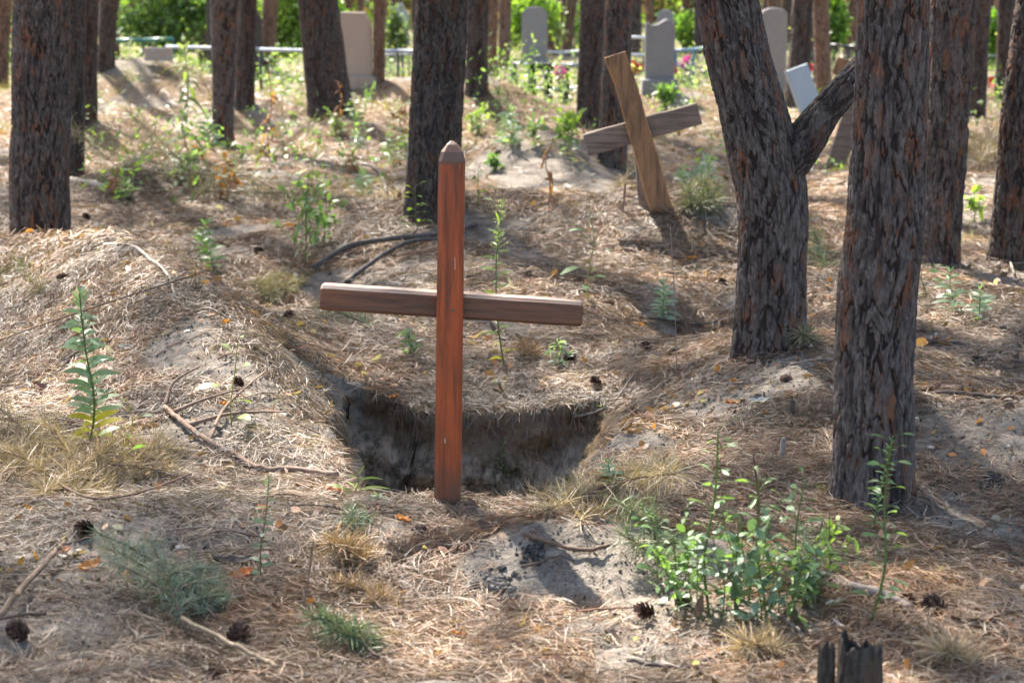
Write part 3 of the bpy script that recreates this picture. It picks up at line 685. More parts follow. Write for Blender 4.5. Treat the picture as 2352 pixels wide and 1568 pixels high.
# ------------------------------------------------------------------ flowers
def flowers(label, u, v, wpx, hpx, cols, Yd):
    x = (u-1176)*mpp(Yd); z = aty(u, v, Yd)[2]; gr_ = on(x, Yd); m = mpp(Yd)
    o = empty('flower_bunch', gr_, label, 'flowers', 'artificial flowers on graves')
    r_ = np.random.default_rng(int(u)); g = Geo(); st = Geo(); n = 14
    for k in range(n):
        c = np.array([x+r_.normal()*wpx*m*.3, Yd+r_.normal()*.05, z+r_.normal()*hpx*m*.3]); kk = 16
        D = norm(r_.normal(size=(kk, 3))); col = np.array(cols[k % len(cols)])[None]*r_.uniform(.7, 1.2, (kk, 1))
        ribbons(g, np.repeat(c[None], kk, 0), D, norm(r_.normal(size=(kk, 3))), np.full(kk, .07), np.full(kk, .055), np.zeros((kk, 3)), col, 2, 'leaf')
        tube(st, [gr_+[r_.normal()*.02, 0, -.03], (gr_+c)/2, c], .004, 4, (.06, .16, .04))
    g.build('petals', M['petal'], o, local=gr_).name = 'blossom'; st.build('stem', M['leaf'], o, local=gr_)
pink, red, mag, wht = (.75, .16, .42), (.6, .03, .06), (.5, .09, .42), (.8, .75, .75)
flowers('hot pink flowers behind the black posted fence', 1286, 170, 24, 30, [pink, (.8, .3, .5)], 27.5)
flowers('bright red flowers hanging at the right side of the wavy headstone', 1548, 180, 16, 60, [red, (.6, .02, .1)], 29.5)
flowers('magenta and white flowers behind the blue fence', 1578, 158, 50, 40, [mag, wht, pink], 30.6)
flowers('small red flowers on the left of the wavy headstone', 1456, 155, 20, 14, [red], 29)
flowers('red flowers on top of the tilted pale blue slab', 1846, 148, 18, 16, [red], 26.5)
flowers('pale pink flowers at the foot of the fence by the tan headstone', 848, 165, 14, 40, [(.8, .4, .45), pink], 30)
flowers('red and white flowers in the gap at the far right', 2268, 205, 16, 50, [red, wht, (.75, .1, .1)], 27)
flowers('orange pink flowers at the left edge of the picture', 14, 65, 16, 18, [(.8, .2, .12)], 36)

# ------------------------------------------------------------------ green shrubs and far woodland
def shrub(label, u, v, wpx, hpx, Yd, col, n=2600, name='leafy_shrub', ls=.09):
    x = (u-1176)*mpp(Yd); m = mpp(Yd); zc = aty(u, v, Yd)[2]; b = on(x, Yd); r_ = np.random.default_rng(int(abs(u))+7)
    o = empty(name, b, label, 'shrub', 'leafy shrubs in the background')
    wr, hr = wpx*m/2, hpx*m/2; g = Geo(); st = Geo(); nb = 26
    cs = []
    for k in range(nb):
        d = norm(r_.normal(size=3)); rad = r_.uniform(.3, 1)**.5
        c = np.array([x+d[0]*wr*rad, Yd+d[1]*wr*.7*rad, max(zc+d[2]*hr*rad, b[2]+.12)]); cs.append(c)
        tube(st, smooth_path([b+[0, 0, -.05], (b*.5+c*.5)+[0, 0, .1], c], 3), np.linspace(.02, .005, 7), 5, (.1, .08, .05))
    cs = np.array(cs); P = cs[r_.integers(0, nb, n)]+r_.normal(size=(n, 3))*np.array([wr, wr, hr])*.2
    D = norm(r_.normal(size=(n, 3))+[0, 0, -.2]); cc = np.array(col)[None]*r_.uniform(.55, 1.5, (n, 1))*np.array([1, 1, .8])
    ribbons(g, P, D, norm(r_.normal(size=(n, 3))+[0, 0, 1.]), r_.uniform(.6, 1.4, n)*ls, r_.uniform(.4, .8, n)*ls, r_.normal(size=(n, 3))*.01, cc, 2, 'leaf')
    g.build('foliage', M['leaf'], o, local=b); st.build('stem', M['twig'], o, local=b)
shrub('big green maple like shrub between the left trunks', 375, 30, 220, 170, 44, (.13, .21, .08), 4200, ls=.14)
shrub('bright yellow green bush between the black headstone and the leaning trunk', 655, 40, 90, 200, 42, (.20, .31, .08), 2600, ls=.12)
shrub('yellow green vine arching around the arched headstone', 1226, 36, 120, 120, 47, (.20, .32, .07), 1300, ls=.12)
shrub('grey green bush far left of the centre trunk', 905, 85, 60, 120, 50, (.14, .2, .10), 1600)
shrub('bright bush showing left of the tan headstone', 770, 60, 50, 120, 46, (.18, .32, .05), 1600, ls=.12)
shrub('dim green bush right of the arched headstone', 1330, 70, 100, 120, 50, (.10, .18, .06), 1800)
shrub('bright bush behind the wavy topped headstone', 1600, 70, 130, 110, 52, (.15, .26, .08), 2400, ls=.12)
shrub('green bush in the gap right of the brown trunk', 1915, 60, 50, 130, 48, (.16, .28, .06), 1200, ls=.12)
shrub('green bush at the far right gap', 2285, 100, 40, 150, 44, (.14, .26, .05), 1500, ls=.1)
shrub('green bush at the far left edge', 8, 70, 40, 150, 40, (.10, .2, .05), 1200, ls=.1)
def woodland():
    r_ = np.random.default_rng(3); g = Geo()
    n = 60000; y = r_.uniform(95, 150, n); x = r_.uniform(-.36, .36, n)*y
    dens = fbm(x*.12, y*.05, 5, 3); keep = dens > .38; x, y = x[keep], y[keep]; n = len(x)
    z = r_.uniform(0, 7, n)
    P = np.stack([x, y, z], 1); cc = np.where(r_.uniform(size=(n, 1)) < .55, np.array([[.13, .20, .06]]), np.array([[.16, .12, .08]]))*r_.uniform(.6, 1.5, (n, 1))
    ribbons(g, P, norm(r_.normal(size=(n, 3))), norm(r_.normal(size=(n, 3))), r_.uniform(.3, .8, n), r_.uniform(.2, .5, n), np.zeros((n, 3)), cc, 2, 'leaf')
    tr = Geo()
    for k in range(260):
        yy = r_.uniform(100, 150); xx = r_.uniform(-.36, .36)*yy; tube(g, [(xx, yy, -.3), (xx+r_.normal()*.1, yy, 4), (xx+r_.normal()*.2, yy, 9)], [.2, .17, .13], 6, np.array([.20, .13, .10])*r_.uniform(.6, 1.3))
    o = g.build('far_woodland', M['leaf']); tag(o, 'far off mass of pale trunks and green leaves beyond the graveyard', 'woodland', kind='stuff')
woodland()

# ------------------------------------------------------------------ litter of needles
def slope_n(x, y):
    e = .01; return norm(np.stack([-(H(x+e, y)-H(x-e, y))/(2*e), -(H(x, y+e)-H(x, y-e))/(2*e), np.ones_like(x)], -1))
def scatter(n, y0, y1, wf=.35, r_=rng):
    y = np.sqrt(r_.uniform(y0*y0, y1*y1, n)); x = r_.uniform(-wf, wf, n)*y; return x, y
NC = .84*np.array([(.36, .25, .175), (.30, .20, .14), (.46, .36, .27), (.22, .12, .078), (.27, .195, .15), (.33, .18, .10), (.52, .44, .36), (.13, .088, .066), (.26, .215, .185)])
def needles(g, n, y0, y1, L0, W0, lift, pairs=2, seed=0):
    r_ = np.random.default_rng(seed); x, y = scatter(n, y0, y1, r_=r_)
    sm = sandm(x, y); pt = pit(x, y)
    clump = fbm(x*2.6, y*2.6, 91, 3)
    keep = r_.uniform(size=n) > np.clip(sm*.86+sst(.01, .07, pt)*.97+(.46-clump)*1.6, 0, .985)
    x, y, sm, clump, pt = x[keep], y[keep], sm[keep], clump[keep], pt[keep]; n = len(x)
    z = H(x, y); nn = slope_n(x, y)
    a = r_.uniform(0, 2*np.pi, n)+0; D = np.stack([np.cos(a), np.sin(a), np.zeros(n)], 1)
    # needles hang down steep ground
    st = np.clip((1-nn[:, 2])*2.5, 0, 1)[:, None]; dn = np.stack([nn[:, 0], nn[:, 1], -.6*np.ones(n)], 1)
    D = D*(1-.6*st)+dn*st*1.5
    D = norm(D-nn*(D*nn).sum(1)[:, None]+nn*(r_.uniform(-.05, 1, n)**2*lift)[:, None]+0)
    hgt = r_.uniform(.001, 1, n)**1.6*.028*(.4+clump*1.2)*(1-.6*sm)
    # steep walls: keep only a few thin roots
    P = np.stack([x, y, z], 1)+nn*hgt[:, None]
    L = L0*r_.uniform(.6, 1.25, n); ci = r_.integers(0, len(NC), n); tone = fbm(x*1.7, y*1.7, 95, 3)
    C = NC[ci]*r_.uniform(.4, 1.35, (n, 1))*np.array([[1.06, .975, .85]])
    C = C*(.55+.6*sst(.3, .62, fbm(x*3.2+2, y*3.2, 99, 4)))[:, None]
    C = C*(1-.35*sst(.5, .7, tone)[:, None]*np.array([[0, .25, .5]]))
    gs = sst(.52, .68, fbm(x*1.1+9, y*1.1, 97, 3))[:, None]*.3; C = C*(1-gs)+np.array([[.30, .27, .23]])*gs
    for k in range(pairs):
        dd = norm(D+np.cross(D, nn)*r_.normal(size=(n, 1))*.13)
        bend = (np.cross(dd, nn)*r_.normal(size=(n, 1))*.22-nn*r_.uniform(.0, .25, (n, 1)))*L[:, None]
        ribbons(g, P, dd, norm(nn+r_.normal(size=(n, 3))*.5), L, W0*r_.uniform(.7, 1.3, n), bend, C*r_.uniform(.9, 1.1, (n, 1)), 3, 'needle')
g = Geo()
needles(g, 138000, 3.5, 6.4, .062, .0015, .38, seed=1)
needles(g, 182000, 6.4, 9.5, .064, .0019, .35, seed=2)
o = g.build('pine_needle_litter', M['needle']); tag(o, 'brown and straw pine needles covering the near ground', 'needle litter', kind='stuff')
g = Geo()
needles(g, 132000, 9.5, 15, .078, .0030, .4, seed=3)
needles(g, 75000, 15, 26, .11, .006, .5, pairs=1, seed=4)
needles(g, 40000, 26, 42, .16, .012, .5, pairs=1, seed=44)
o = g.build('pine_needle_litter', M['needle']); tag(o, 'brown and straw pine needles covering the farther ground', 'needle litter', kind='stuff')

g = Geo(); r_ = np.random.default_rng(71)
for fx, fy, fr in FEET:
    if fy > 16: continue
    n = 1500; a = r_.uniform(0, 6.283, n); q = fr*1.05+np.abs(r_.normal(size=n))*.07; x = fx+np.cos(a)*q; y = fy+np.sin(a)*q
    hz = np.clip(.045-(q-fr)*.45, .003, .05)*r_.uniform(.2, 1, n); P = np.stack([x, y, H(x, y)+hz], 1)
    D = norm(np.stack([-np.sin(a), np.cos(a), np.zeros(n)], 1)*r_.normal(size=(n, 1))+np.stack([np.cos(a), np.sin(a), -.35*np.ones(n)], 1)*r_.uniform(-.2, 1, (n, 1)))
    ribbons(g, P, D, norm(r_.normal(size=(n, 3))*.5+[0, 0, 1]), r_.uniform(.03, .07, n)*(1+fy*.02), np.full(n, .0011+.00012*fy), r_.normal(size=(n, 3))*.006, NC[r_.integers(0, len(NC), n)]*r_.uniform(.4, 1.2, (n, 1)), 3, 'needle')
o = g.build('pine_needle_litter', M['needle']); tag(o, 'brown needles heaped round the feet of the nearer trunks', 'needle litter', kind='stuff')

# ------------------------------------------------------------------ bark flakes, dead leaves, twigs
def flakes(g, n, y0, y1, s0, seed):
    r_ = np.random.default_rng(seed); x, y = scatter(n, y0, y1, r_=r_); keep = (pit(x, y) < .01)&(fbm(x*2, y*2, 33, 3) > .4); x, y = x[keep], y[keep]; n = len(x)
    nn = slope_n(x, y); P = np.stack([x, y, H(x, y)], 1)+nn*r_.uniform(.004, .022, (n, 1))
    a = r_.uniform(0, 6.28, n); D = norm(np.stack([np.cos(a), np.sin(a), r_.normal(size=n)*.35], 1))
    pal = np.array([(.48, .20, .07), (.36, .20, .11), (.10, .06, .045), (.20, .12, .09), (.34, .25, .2), (.50, .40, .34), (.24, .13, .085), (.42, .30, .24), (.13, .08, .06), (.46, .25, .15), (.60, .52, .46)])
    C = pal[r_.integers(0, len(pal), n)]*r_.uniform(.7, 1.15, (n, 1)); L = s0*r_.uniform(.5, 1.7, n)
    ribbons(g, P, D, norm(nn+r_.normal(size=(n, 3))*.6), L, L*r_.uniform(.3, .8, n), (nn*r_.normal(size=(n, 1))*.4)*L[:, None], C, 4, 'leaf')
g = Geo(); flakes(g, 2600, 3.6, 7, .024, 5); flakes(g, 3600, 7, 11, .032, 6); flakes(g, 2600, 11, 22, .045, 7)
o = g.build('leaf_litter', M['dry'], smooth=False); tag(o, 'small orange leaves and pale bark flakes scattered over the needles', 'leaf litter', kind='stuff')
g = Geo(); r_ = np.random.default_rng(8)
for k in range(850):
    x, y = scatter(1, 3.8, 15, r_=r_); x, y = float(x[0]), float(y[0])
    if pit(x, y) > .2: continue
    L = r_.uniform(.05, .28); a = r_.uniform(0, 6.28); pts = []
    for t in np.linspace(0, 1, 5):
        qx, qy = x+math.cos(a)*L*t, y+math.sin(a)*L*t; a += r_.normal()*.22; pts.append(on(qx, qy, .014+.01*math.sin(t*3)))
    c = [(.12, .085, .065), (.26, .21, .17), (.2, .11, .07)][k % 3]
    tube(g, pts, np.linspace(1, .5, 5)*r_.uniform(.0016, .0045), 5, c)
o = g.build('twig_litter', M['twig']); tag(o, 'thin broken twigs strewn over the needle covered ground', 'twigs', kind='stuff')
# crumbs of soil on bare patches and the pit wall
g = Geo(); r_ = np.random.default_rng(18); x, y = scatter(60000, 4, 9, r_=r_); k_ = (sandm(x, y) > .5)|(pit(x, y) > .1); x, y = x[k_], y[k_]; n = len(x)
s = r_.uniform(.0015, .006, n)*r_.uniform(.5, 1.6, n); nn = slope_n(x, y); P = np.stack([x, y, H(x, y)+.003], 1)
D = norm(r_.normal(size=(n, 3))); C = np.where(r_.uniform(size=(n, 1)) < .55, np.array([[.10, .085, .07]]), np.array([[.34, .30, .25]]))*r_.uniform(.5, 1.2, (n, 1))
ribbons(g, P, D, norm(r_.normal(size=(n, 3))), s*1.6, s*1.4, D*0, C, 2, 'leaf')
o = g.build('soil_crumbs', M['twig']); tag(o, 'dark and pale crumbs of soil on the bare sandy patches', 'soil', kind='stuff')

# ------------------------------------------------------------------ grass and low undergrowth (uncountable)
def tufts(g, spots, kk, L, W, cols, seed, spread=.05, droop=.5):
    r_ = np.random.default_rng(seed); S = np.asarray(spots); n = len(S)*kk
    P = np.repeat(S, kk, 0)+np.concatenate([r_.normal(size=(n, 2))*spread, np.zeros((n, 1))], 1)
    D = norm(r_.normal(size=(n, 3))*.5+[0, 0, 1]); Ln = L*r_.uniform(.5, 1.3, n)
    hz = D.copy(); hz[:, 2] = -.4; C = np.array(cols)[r_.integers(0, len(cols), n)]*r_.uniform(.7, 1.3, (n, 1))
    ribbons(g, P, D, norm(r_.normal(size=(n, 3))*[1, 1, .1]), Ln, W*r_.uniform(.6, 1.3, n), hz*Ln[:, None]*droop, C, 3, 'grass')
straw = [(.38, .29, .15), (.30, .23, .11), (.44, .36, .22), (.20, .20, .09)]; grn = [(.10, .2, .05), (.14, .25, .06), (.2, .28, .09)]
g = Geo(); r_ = np.random.default_rng(41)
def band(n, y0, y1, ulo, uhi, thr, sd):
    x, y = scatter(n, y0, y1, r_=r_); u = 1176+x/y*FPX; k = (u > ulo)&(u < uhi)&(fbm(x*.8, y*.8, sd, 3) > thr)&(pit(x, y) < .05)&(sandm(x, y) < .4); x, y = x[k], y[k]
    return np.stack([x, y, H(x, y)], 1)
tufts(g, band(500, 13.5, 22, 150, 1000, .52, 51), 14, .16, .004, straw, 1)
tufts(g, band(800, 14, 30, -200, 2500, .50, 52), 14, .20, .006, straw+[(.16, .2, .07)], 2)
tufts(g, band(160, 8.5, 13, -100, 2400, .55, 53), 14, .10, .003, straw, 3, .04)
tufts(g, band(700, 24, 60, -200, 2500, .42, 54), 20, .3, .015, grn+straw[:2], 4, .12)
o = g.build('dry_grass', M['dry']); tag(o, 'dry straw coloured grass tufts between the mounds', 'grass', kind='stuff')
g = Geo()
def leaves_cloud(g, centers, kk, spread, ls, cols, seed):
    r_ = np.random.default_rng(seed); S = np.asarray(centers); n = len(S)*kk
    P = np.repeat(S, kk, 0)+r_.normal(size=(n, 3))*np.asarray(spread); P[:, 2] = np.maximum(P[:, 2], H(P[:, 0], P[:, 1])+.02)
    C = np.array(cols)[r_.integers(0, len(cols), n)]*r_.uniform(.6, 1.4, (n, 1))
    ribbons(g, P, norm(r_.normal(size=(n, 3))), norm(r_.normal(size=(n, 3))+[0, 0, 1.2]), ls*r_.uniform(.5, 1.4, n), ls*.5*r_.uniform(.5, 1.3, n), np.zeros((n, 3)), C, 2, 'leaf')
def blk(us, vs, Y0, Y1, n):
    u = r_.uniform(*us, n); y = r_.uniform(Y0, Y1, n); x = (u-1176)*y*1.0/FPX
    return np.stack([x, y, H(x, y)+r_.uniform(.05, .45, n)], 1)
gl = [(.13, .22, .08), (.2, .29, .12), (.30, .36, .22), (.08, .15, .05)]
leaves_cloud(g, blk((180, 1000), 0, 13, 24, 110)-np.array([0, 0, .1]), 9, (.07, .07, .07), .06, [(.16, .24, .12), (.2, .3, .09), (.12, .2, .09)], 11)
leaves_cloud(g, blk((1000, 2400), 0, 15, 26, 70)-np.array([0, 0, .1]), 8, (.07, .07, .07), .06, [(.16, .24, .12), (.2, .3, .09)], 12)
leaves_cloud(g, blk((270, 490), 0, 29, 36, 90), 22, (.16, .1, .16), .07, gl, 1)
leaves_cloud(g, blk((590, 700), 0, 30, 38, 34), 22, (.14, .1, .14), .07, gl, 2)
leaves_cloud(g, blk((1110, 1440), 0, 23, 28, 90), 20, (.12, .1, .12), .06, gl, 3)
leaves_cloud(g, blk((1460, 1640), 0, 25, 29, 30), 18, (.12, .1, .10), .06, gl, 4)
leaves_cloud(g, blk((-200, 2500), 0, 40, 80, 420), 16, (.4, .3, .25), .12, [(.2, .28, .12), (.34, .37, .24), (.13, .2, .08)], 5)
leaves_cloud(g, blk((2200, 2352), 0, 22, 32, 24), 18, (.14, .1, .12), .06, gl, 6)
leaves_cloud(g, blk((880, 950), 0, 32, 38, 24), 18, (.14, .1, .12), .06, gl, 7)
o = g.build('undergrowth', M['leaf']); tag(o, 'sunlit green weeds growing thick around the far graves', 'undergrowth', kind='stuff')

# ------------------------------------------------------------------ single plants
def plant(label, u, v, ut, vt, kind='lance', col=(.12, .22, .07), n=30, ll=.06, lw=.012, seed=1, stemc=(.14, .2, .06), top=None, name='weed_plant', cat='weed', group=None, sr=.0028, low=None, tz=None, droop=.35):
    b = hit(u, v); Yd = b[1]; t = aty(ut, vt, Yd); r_ = np.random.default_rng(seed)
    if Yd > 11 and kind == 'lance': ll *= 1.3; lw *= 1.4; sr *= 1.2; n = int(n*1.3)
    if Yd > 11 and kind != 'lance': ll *= .75; lw *= .8; n = int(n*1.7)
    hgt = np.linalg.norm(t-b); o = empty(name, b, label, cat, group)
    path = smooth_path([b+[0, 0, -.02], b*.7+t*.3+np.array([r_.normal(), r_.normal(), 0])*hgt*.035, b*.35+t*.65+np.array([r_.normal(), r_.normal(), 0])*hgt*.05, t], 6)-b
    g = Geo(); tube(g, path, np.linspace(sr, sr*.5, len(path)), 6, stemc)
    lf = Geo(); s = np.linspace(0, 1, len(path)); col = np.array(col)
    if kind == 'lance':
        q = np.clip(np.linspace(.06, 1, n)**.85+r_.normal(size=n)*.3/n, .04, 1); a = np.arange(n)*2.4+seed+r_.normal(size=n)*.35
        P = np.stack([np.interp(q, s, path[:, k]) for k in range(3)], 1)
        upw = np.where(q > .9, 1.4, .55)+r_.normal(size=n)*.22; D = norm(np.stack([np.cos(a), np.sin(a), upw], 1))
        L = ll*np.interp(q, [0, .35, .8, 1], [1.15, 1.1, .8, .45])*r_.uniform(.8, 1.2, n)
        Ch = col[None]*r_.uniform(.8, 1.25, (n, 1)); 
        if low is not None: Ch[:max(2, n//7)] = low
        bend = np.zeros((n, 3)); bend[:, 2] = -droop*L*np.where(q > .9, .2, 1)
        ribbons(lf, P, D, norm(np.stack([r_.normal(size=n)*.5, -.9*np.ones(n), np.ones(n)], 1)), L, L*lw/ll*1.15, bend, Ch, 5, 'leaf')
    elif kind == 'broad':
        q = np.linspace(.15, 1, n); a = np.arange(n)*2.4+seed+r_.normal(size=n)*.4
        P = np.stack([np.interp(q, s, path[:, k]) for k in range(3)], 1)
        D = norm(np.stack([np.cos(a), np.sin(a), r_.uniform(-.1, .7, n)], 1)); pl = ll*.55
        for k in range(n): tube(g, [P[k], P[k]+D[k]*pl], .0011, 4, stemc)
        L = ll*np.interp(q, [0, .4, 1], [1.1, 1, .6])*r_.uniform(.6, 1.25, n); Ch = col[None]*r_.uniform(.7, 1.3, (n, 1))
        bend = np.zeros((n, 3)); bend[:, 2] = -.35*L
        ribbons(lf, P+D*pl, D, norm(np.stack([r_.normal(size=n)*.4, r_.normal(size=n)*.4, np.ones(n)], 1)), L, L*lw/ll, bend, Ch, 5, 'leaf')
    elif kind == 'bushy':
        nb = max(7, n//10)
        for k in range(nb):
            qq = .12+.85*k/nb; a = k*2.4+seed; p0 = np.array([np.interp(qq, s, path[:, i]) for i in range(3)])
            qq = qq*.8; ln = hgt*.75*(1-qq*.65)*r_.uniform(.5, 1.15); d = norm(np.array([math.cos(a), math.sin(a), 1.3*r_.uniform(.6, 1.8)])); p0 = np.array([np.interp(qq, s, path[:, i]) for i in range(3)]); p1 = p0+d*ln
            tube(g, smooth_path([p0, (p0+p1)/2+[0, 0, -.01], p1], 3), np.linspace(sr*.5, sr*.25, 7), 4, stemc)
            m = 9; tt = (np.arange(m)+1.)[:, None]/m; P = p0*(1-tt)+p1*tt; D = norm(r_.normal(size=(m, 3))+d*.5); P = P+D*ll*.15
            L = ll*r_.uniform(.5, 1.2, m)
            ribbons(lf, P, D, norm(r_.normal(size=(m, 3))*.5+[0, 0, 1]), L, L*lw/ll, np.tile([0, 0, -.008], (m, 1)), col[None]*r_.uniform(.65, 1.35, (m, 1)), 4, 'leaf')
    if top is not None:
        m = 70; tt = r_.uniform(.72, 1.0, m); P = np.stack([np.interp(tt, s, path[:, k]) for k in range(3)], 1); D = norm(np.concatenate([r_.normal(size=(m, 2)), np.abs(r_.normal(size=(m, 1)))*.9+.3], 1))
        L = .05*(1.25-tt)*2*r_.uniform(.4, 1, m)
        ribbons(lf, P, D, norm(r_.normal(size=(m, 3))), L, np.full(m, .0022), np.zeros((m, 3)), np.array(top)[None]*r_.uniform(.7, 1.2, (m, 1)), 2, 'needle')
        ribbons(lf, P+D*L[:, None], D, norm(r_.normal(size=(m, 3))), np.full(m, .009), np.full(m, .006), np.zeros((m, 3)), np.array(top)[None]*1.2*r_.uniform(.7, 1.2, (m, 1)), 2, 'leaf')
    g.build('stem', M['leaf'], o); lf.build('foliage', M['leaf'], o)
    return o
G1 = (.15, .25, .10); G2 = (.19, .27, .17); G3 = (.24, .34, .09); G4 = (.13, .20, .13); G5 = (.26, .34, .25); YL = (.45, .40, .06); BR = (.27, .125, .06)
W = 'single weeds between the mounds'
plant('tall leafy green weed with ladder of narrow leaves at left foreground', 205, 1022, 182, 672, 'lance', G2, 76, .095, .017, 3, top=None, sr=.0045, low=YL)
plant('bright tipped top shoot beside the tall leafy weed at left', 283, 1080, 296, 930, 'broad', G1, 9, .07, .03, 4, stemc=(.4, .36, .08))
plant('small weed with yellowish spotted leaves above the left stick', 533, 985, 546, 785, 'broad', G3, 6, .085, .034, 5, stemc=(.3, .3, .1))
plant('narrow green weed growing in the dark hollow at left', 481, 622, 477, 512, 'lance', G1, 40, .075, .011, 6)
plant('tall branching green weed right of the left hollow', 700, 610, 712, 385, 'bushy', G1, 80, .075, .030, 7, sr=.004)
plant('bright broad leaved weed above the tall branching weed', 722, 470, 738, 312, 'broad', G3, 9, .13, .05, 8, sr=.004)
plant('broad leaved weed left of the thick centre trunk base hollow', 655, 372, 655, 286, 'broad', G1, 8, .13, .05, 9, sr=.004)
plant('feathery tall weed behind the right arm of the red cross', 1160, 845, 1152, 470, 'lance', G3, 34, .085, .011, 10, top=(.28, .33, .2), sr=.004, low=YL)
plant('small upright weed right of the feathery weed', 1350, 690, 1352, 480, 'broad', G1, 8, .10, .032, 11, stemc=(.25, .3, .1), sr=.0035)
plant('pale whorled weed on the slope left of the forked pine', 1523, 738, 1522, 648, 'lance', G5, 44, .075, .014, 12)
plant('pale whorled weed near the upper left side of the forked pine', 1622, 425, 1622, 362, 'lance', G5, 30, .09, .016, 13)
plant('small pale weed right beside the foot of the leaning board cross', 1568, 425, 1569, 386, 'lance', G5, 20, .08, .016, 14)
plant('tall weed with brown curled leaves and feathery head near the left trunks', 440, 372, 422, 105, 'lance', (.17, .22, .09), 20, .14, .03, 15, top=(.32, .36, .18), sr=.006, low=BR, droop=1.1)
plant('low bluish weed under the feathery headed left weed', 430, 415, 430, 350, 'bushy', G2, 60, .09, .04, 16)
plant('green weed beside the foot of the slim dark trunk', 478, 350, 478, 270, 'lance', G2, 26, .13, .025, 17)
plant('reddish dry stalk weed near the thin light brown trunk', 620, 370, 618, 165, 'lance', BR, 16, .09, .022, 18, stemc=(.3, .12, .06), sr=.005, droop=1.2)
plant('green weed beside the reddish dry stalk', 650, 270, 648, 175, 'broad', G2, 10, .14, .06, 19, sr=.005)
plant('dry rusty stalk in front of the thick leaning trunk', 772, 320, 776, 190, 'lance', BR, 14, .09, .02, 20, stemc=(.3, .12, .06), sr=.005, droop=1.2)
plant('rusty brown stalk left of the sand mound at the centre', 1258, 470, 1272, 320, 'lance', BR, 8, .07, .02, 21, stemc=(.33, .15, .07), sr=.004, droop=1.2)
plant('yellow green weed right of the thick centre trunk, above', 1097, 310, 1096, 250, 'bushy', G3, 60, .11, .05, 22)
plant('yellow green weed right of the thick centre trunk, below', 1095, 480, 1100, 375, 'broad', G3, 9, .10, .034, 23)
plant('pale grey green weed above the sand mound', 1170, 345, 1172, 250, 'lance', G5, 40, .10, .02, 24)
plant('green weed on the far side of the sand mound', 1228, 335, 1226, 275, 'bushy', G2, 40, .1, .04, 25)
plant('leafy weed left of the close pair of trunks', 1300, 345, 1305, 250, 'bushy', G3, 60, .12, .05, 26)
plant('bushy bright weed beneath the wavy topped headstone', 1530, 255, 1520, 200, 'bushy', G1, 120, .15, .05, 27, sr=.006)
plant('small green weed at the foot of the thick centre trunk', 962, 530, 952, 430, 'broad', G3, 8, .10, .035, 28)
plant('weed with rusty leaf right of the tall branching weed', 745, 560, 750, 470, 'bushy', G1, 40, .07, .03, 29)
plant('slender weed growing inside the pit', 1152, 1150, 1160, 1005, 'lance', G1, 18, .035, .006, 30, sr=.0016)
plant('pale star shaped weed on the right rim of the pit', 1403, 1130, 1396, 1062, 'lance', G5, 32, .055, .011, 31)
plant('low green weed under the right arm of the red cross', 938, 825, 940, 760, 'bushy', G2, 50, .04, .014, 32)
plant('small bluish weed in the needles right of the feathery weed', 1285, 850, 1285, 775, 'bushy', G5, 20, .04, .012, 33)
plant('tiny green sprout behind the pit rim right of the post', 1385, 960, 1385, 925, 'broad', G1, 8, .03, .012, 34)
plant('grassy green blades at the left corner of the pit', 818, 1140, 822, 1090, 'lance', G3, 7, .09, .008, 35, name='grass_tuft')
plant('tiny rosette at the front edge of the pit left of the post', 868, 1160, 868, 1138, 'lance', G2, 12, .045, .010, 36)
plant('bright weed right of the nearest trunk, leftmost of three', 2124, 700, 2122, 605, 'broad', G1, 10, .09, .035, 37)
plant('pale narrow leaved weed right of the nearest trunk, middle of three', 2184, 725, 2182, 622, 'lance', G2, 28, .075, .012, 38)
plant('pale whorled weed right of the nearest trunk, rightmost of three', 2250, 738, 2250, 662, 'lance', G5, 34, .075, .014, 39)
plant('yellowing weed in the gap left of the edge trunk', 2240, 510, 2240, 440, 'bushy', G3, 40, .1, .04, 40)
# foreground right clump
FG = 'weeds of the green clump in the right foreground'
plant('tallest stem of the right foreground clump, leftmost', 1632, 1420, 1650, 985, 'broad', G1, 26, 0.053, 0.022, 41, sr=.004, group=FG)
plant('leafy stem of the right foreground clump beside the thin dark stick', 1715, 1400, 1742, 1095, 'broad', G1, 26, 0.050, 0.021, 42, sr=.0035, group=FG)
plant('leafy stem of the right foreground clump, right of the dark stick', 1815, 1420, 1848, 1100, 'broad', G1, 26, 0.050, 0.019, 43, sr=.0035, group=FG)
plant('tall leaning weed in front of the nearest trunk foot', 1992, 1440, 2050, 1002, 'broad', G1, 32, 0.046, 0.016, 44, sr=.0038, group=FG)
plant('narrow leaved top weed just behind the tall leaning weed', 2005, 1220, 2048, 1010, 'lance', G1, 34, 0.037, 0.006, 45, sr=.0028, group=FG)
plant('dense low dark leaves in the middle of the right foreground clump', 1690, 1425, 1700, 1190, 'bushy', G4, 80, 0.037, 0.022, 46, sr=.003, group=FG)
plant('dense bluish leaves right in the right foreground clump', 1760, 1440, 1765, 1200, 'bushy', G4, 80, 0.036, 0.021, 47, sr=.003, group=FG)
plant('low leafy growth at the left end of the right foreground clump', 1560, 1400, 1545, 1230, 'bushy', G1, 60, 0.034, 0.019, 48, sr=.003, group=FG)
plant('small bright weed at the far left of the right foreground clump', 1478, 1290, 1476, 1145, 'broad', G1, 9, 0.034, 0.014, 49, sr=.002, group=FG)
plant('low leaves at the right end of the right foreground clump', 1850, 1400, 1835, 1260, 'bushy', G2, 150, 0.031, 0.014, 50, sr=.003, group=FG)
plant('sparse bright weed between the clump and the tall leaning weed', 1910, 1330, 1905, 1180, 'bushy', G3, 50, 0.028, 0.012, 51, sr=.002, group=FG)
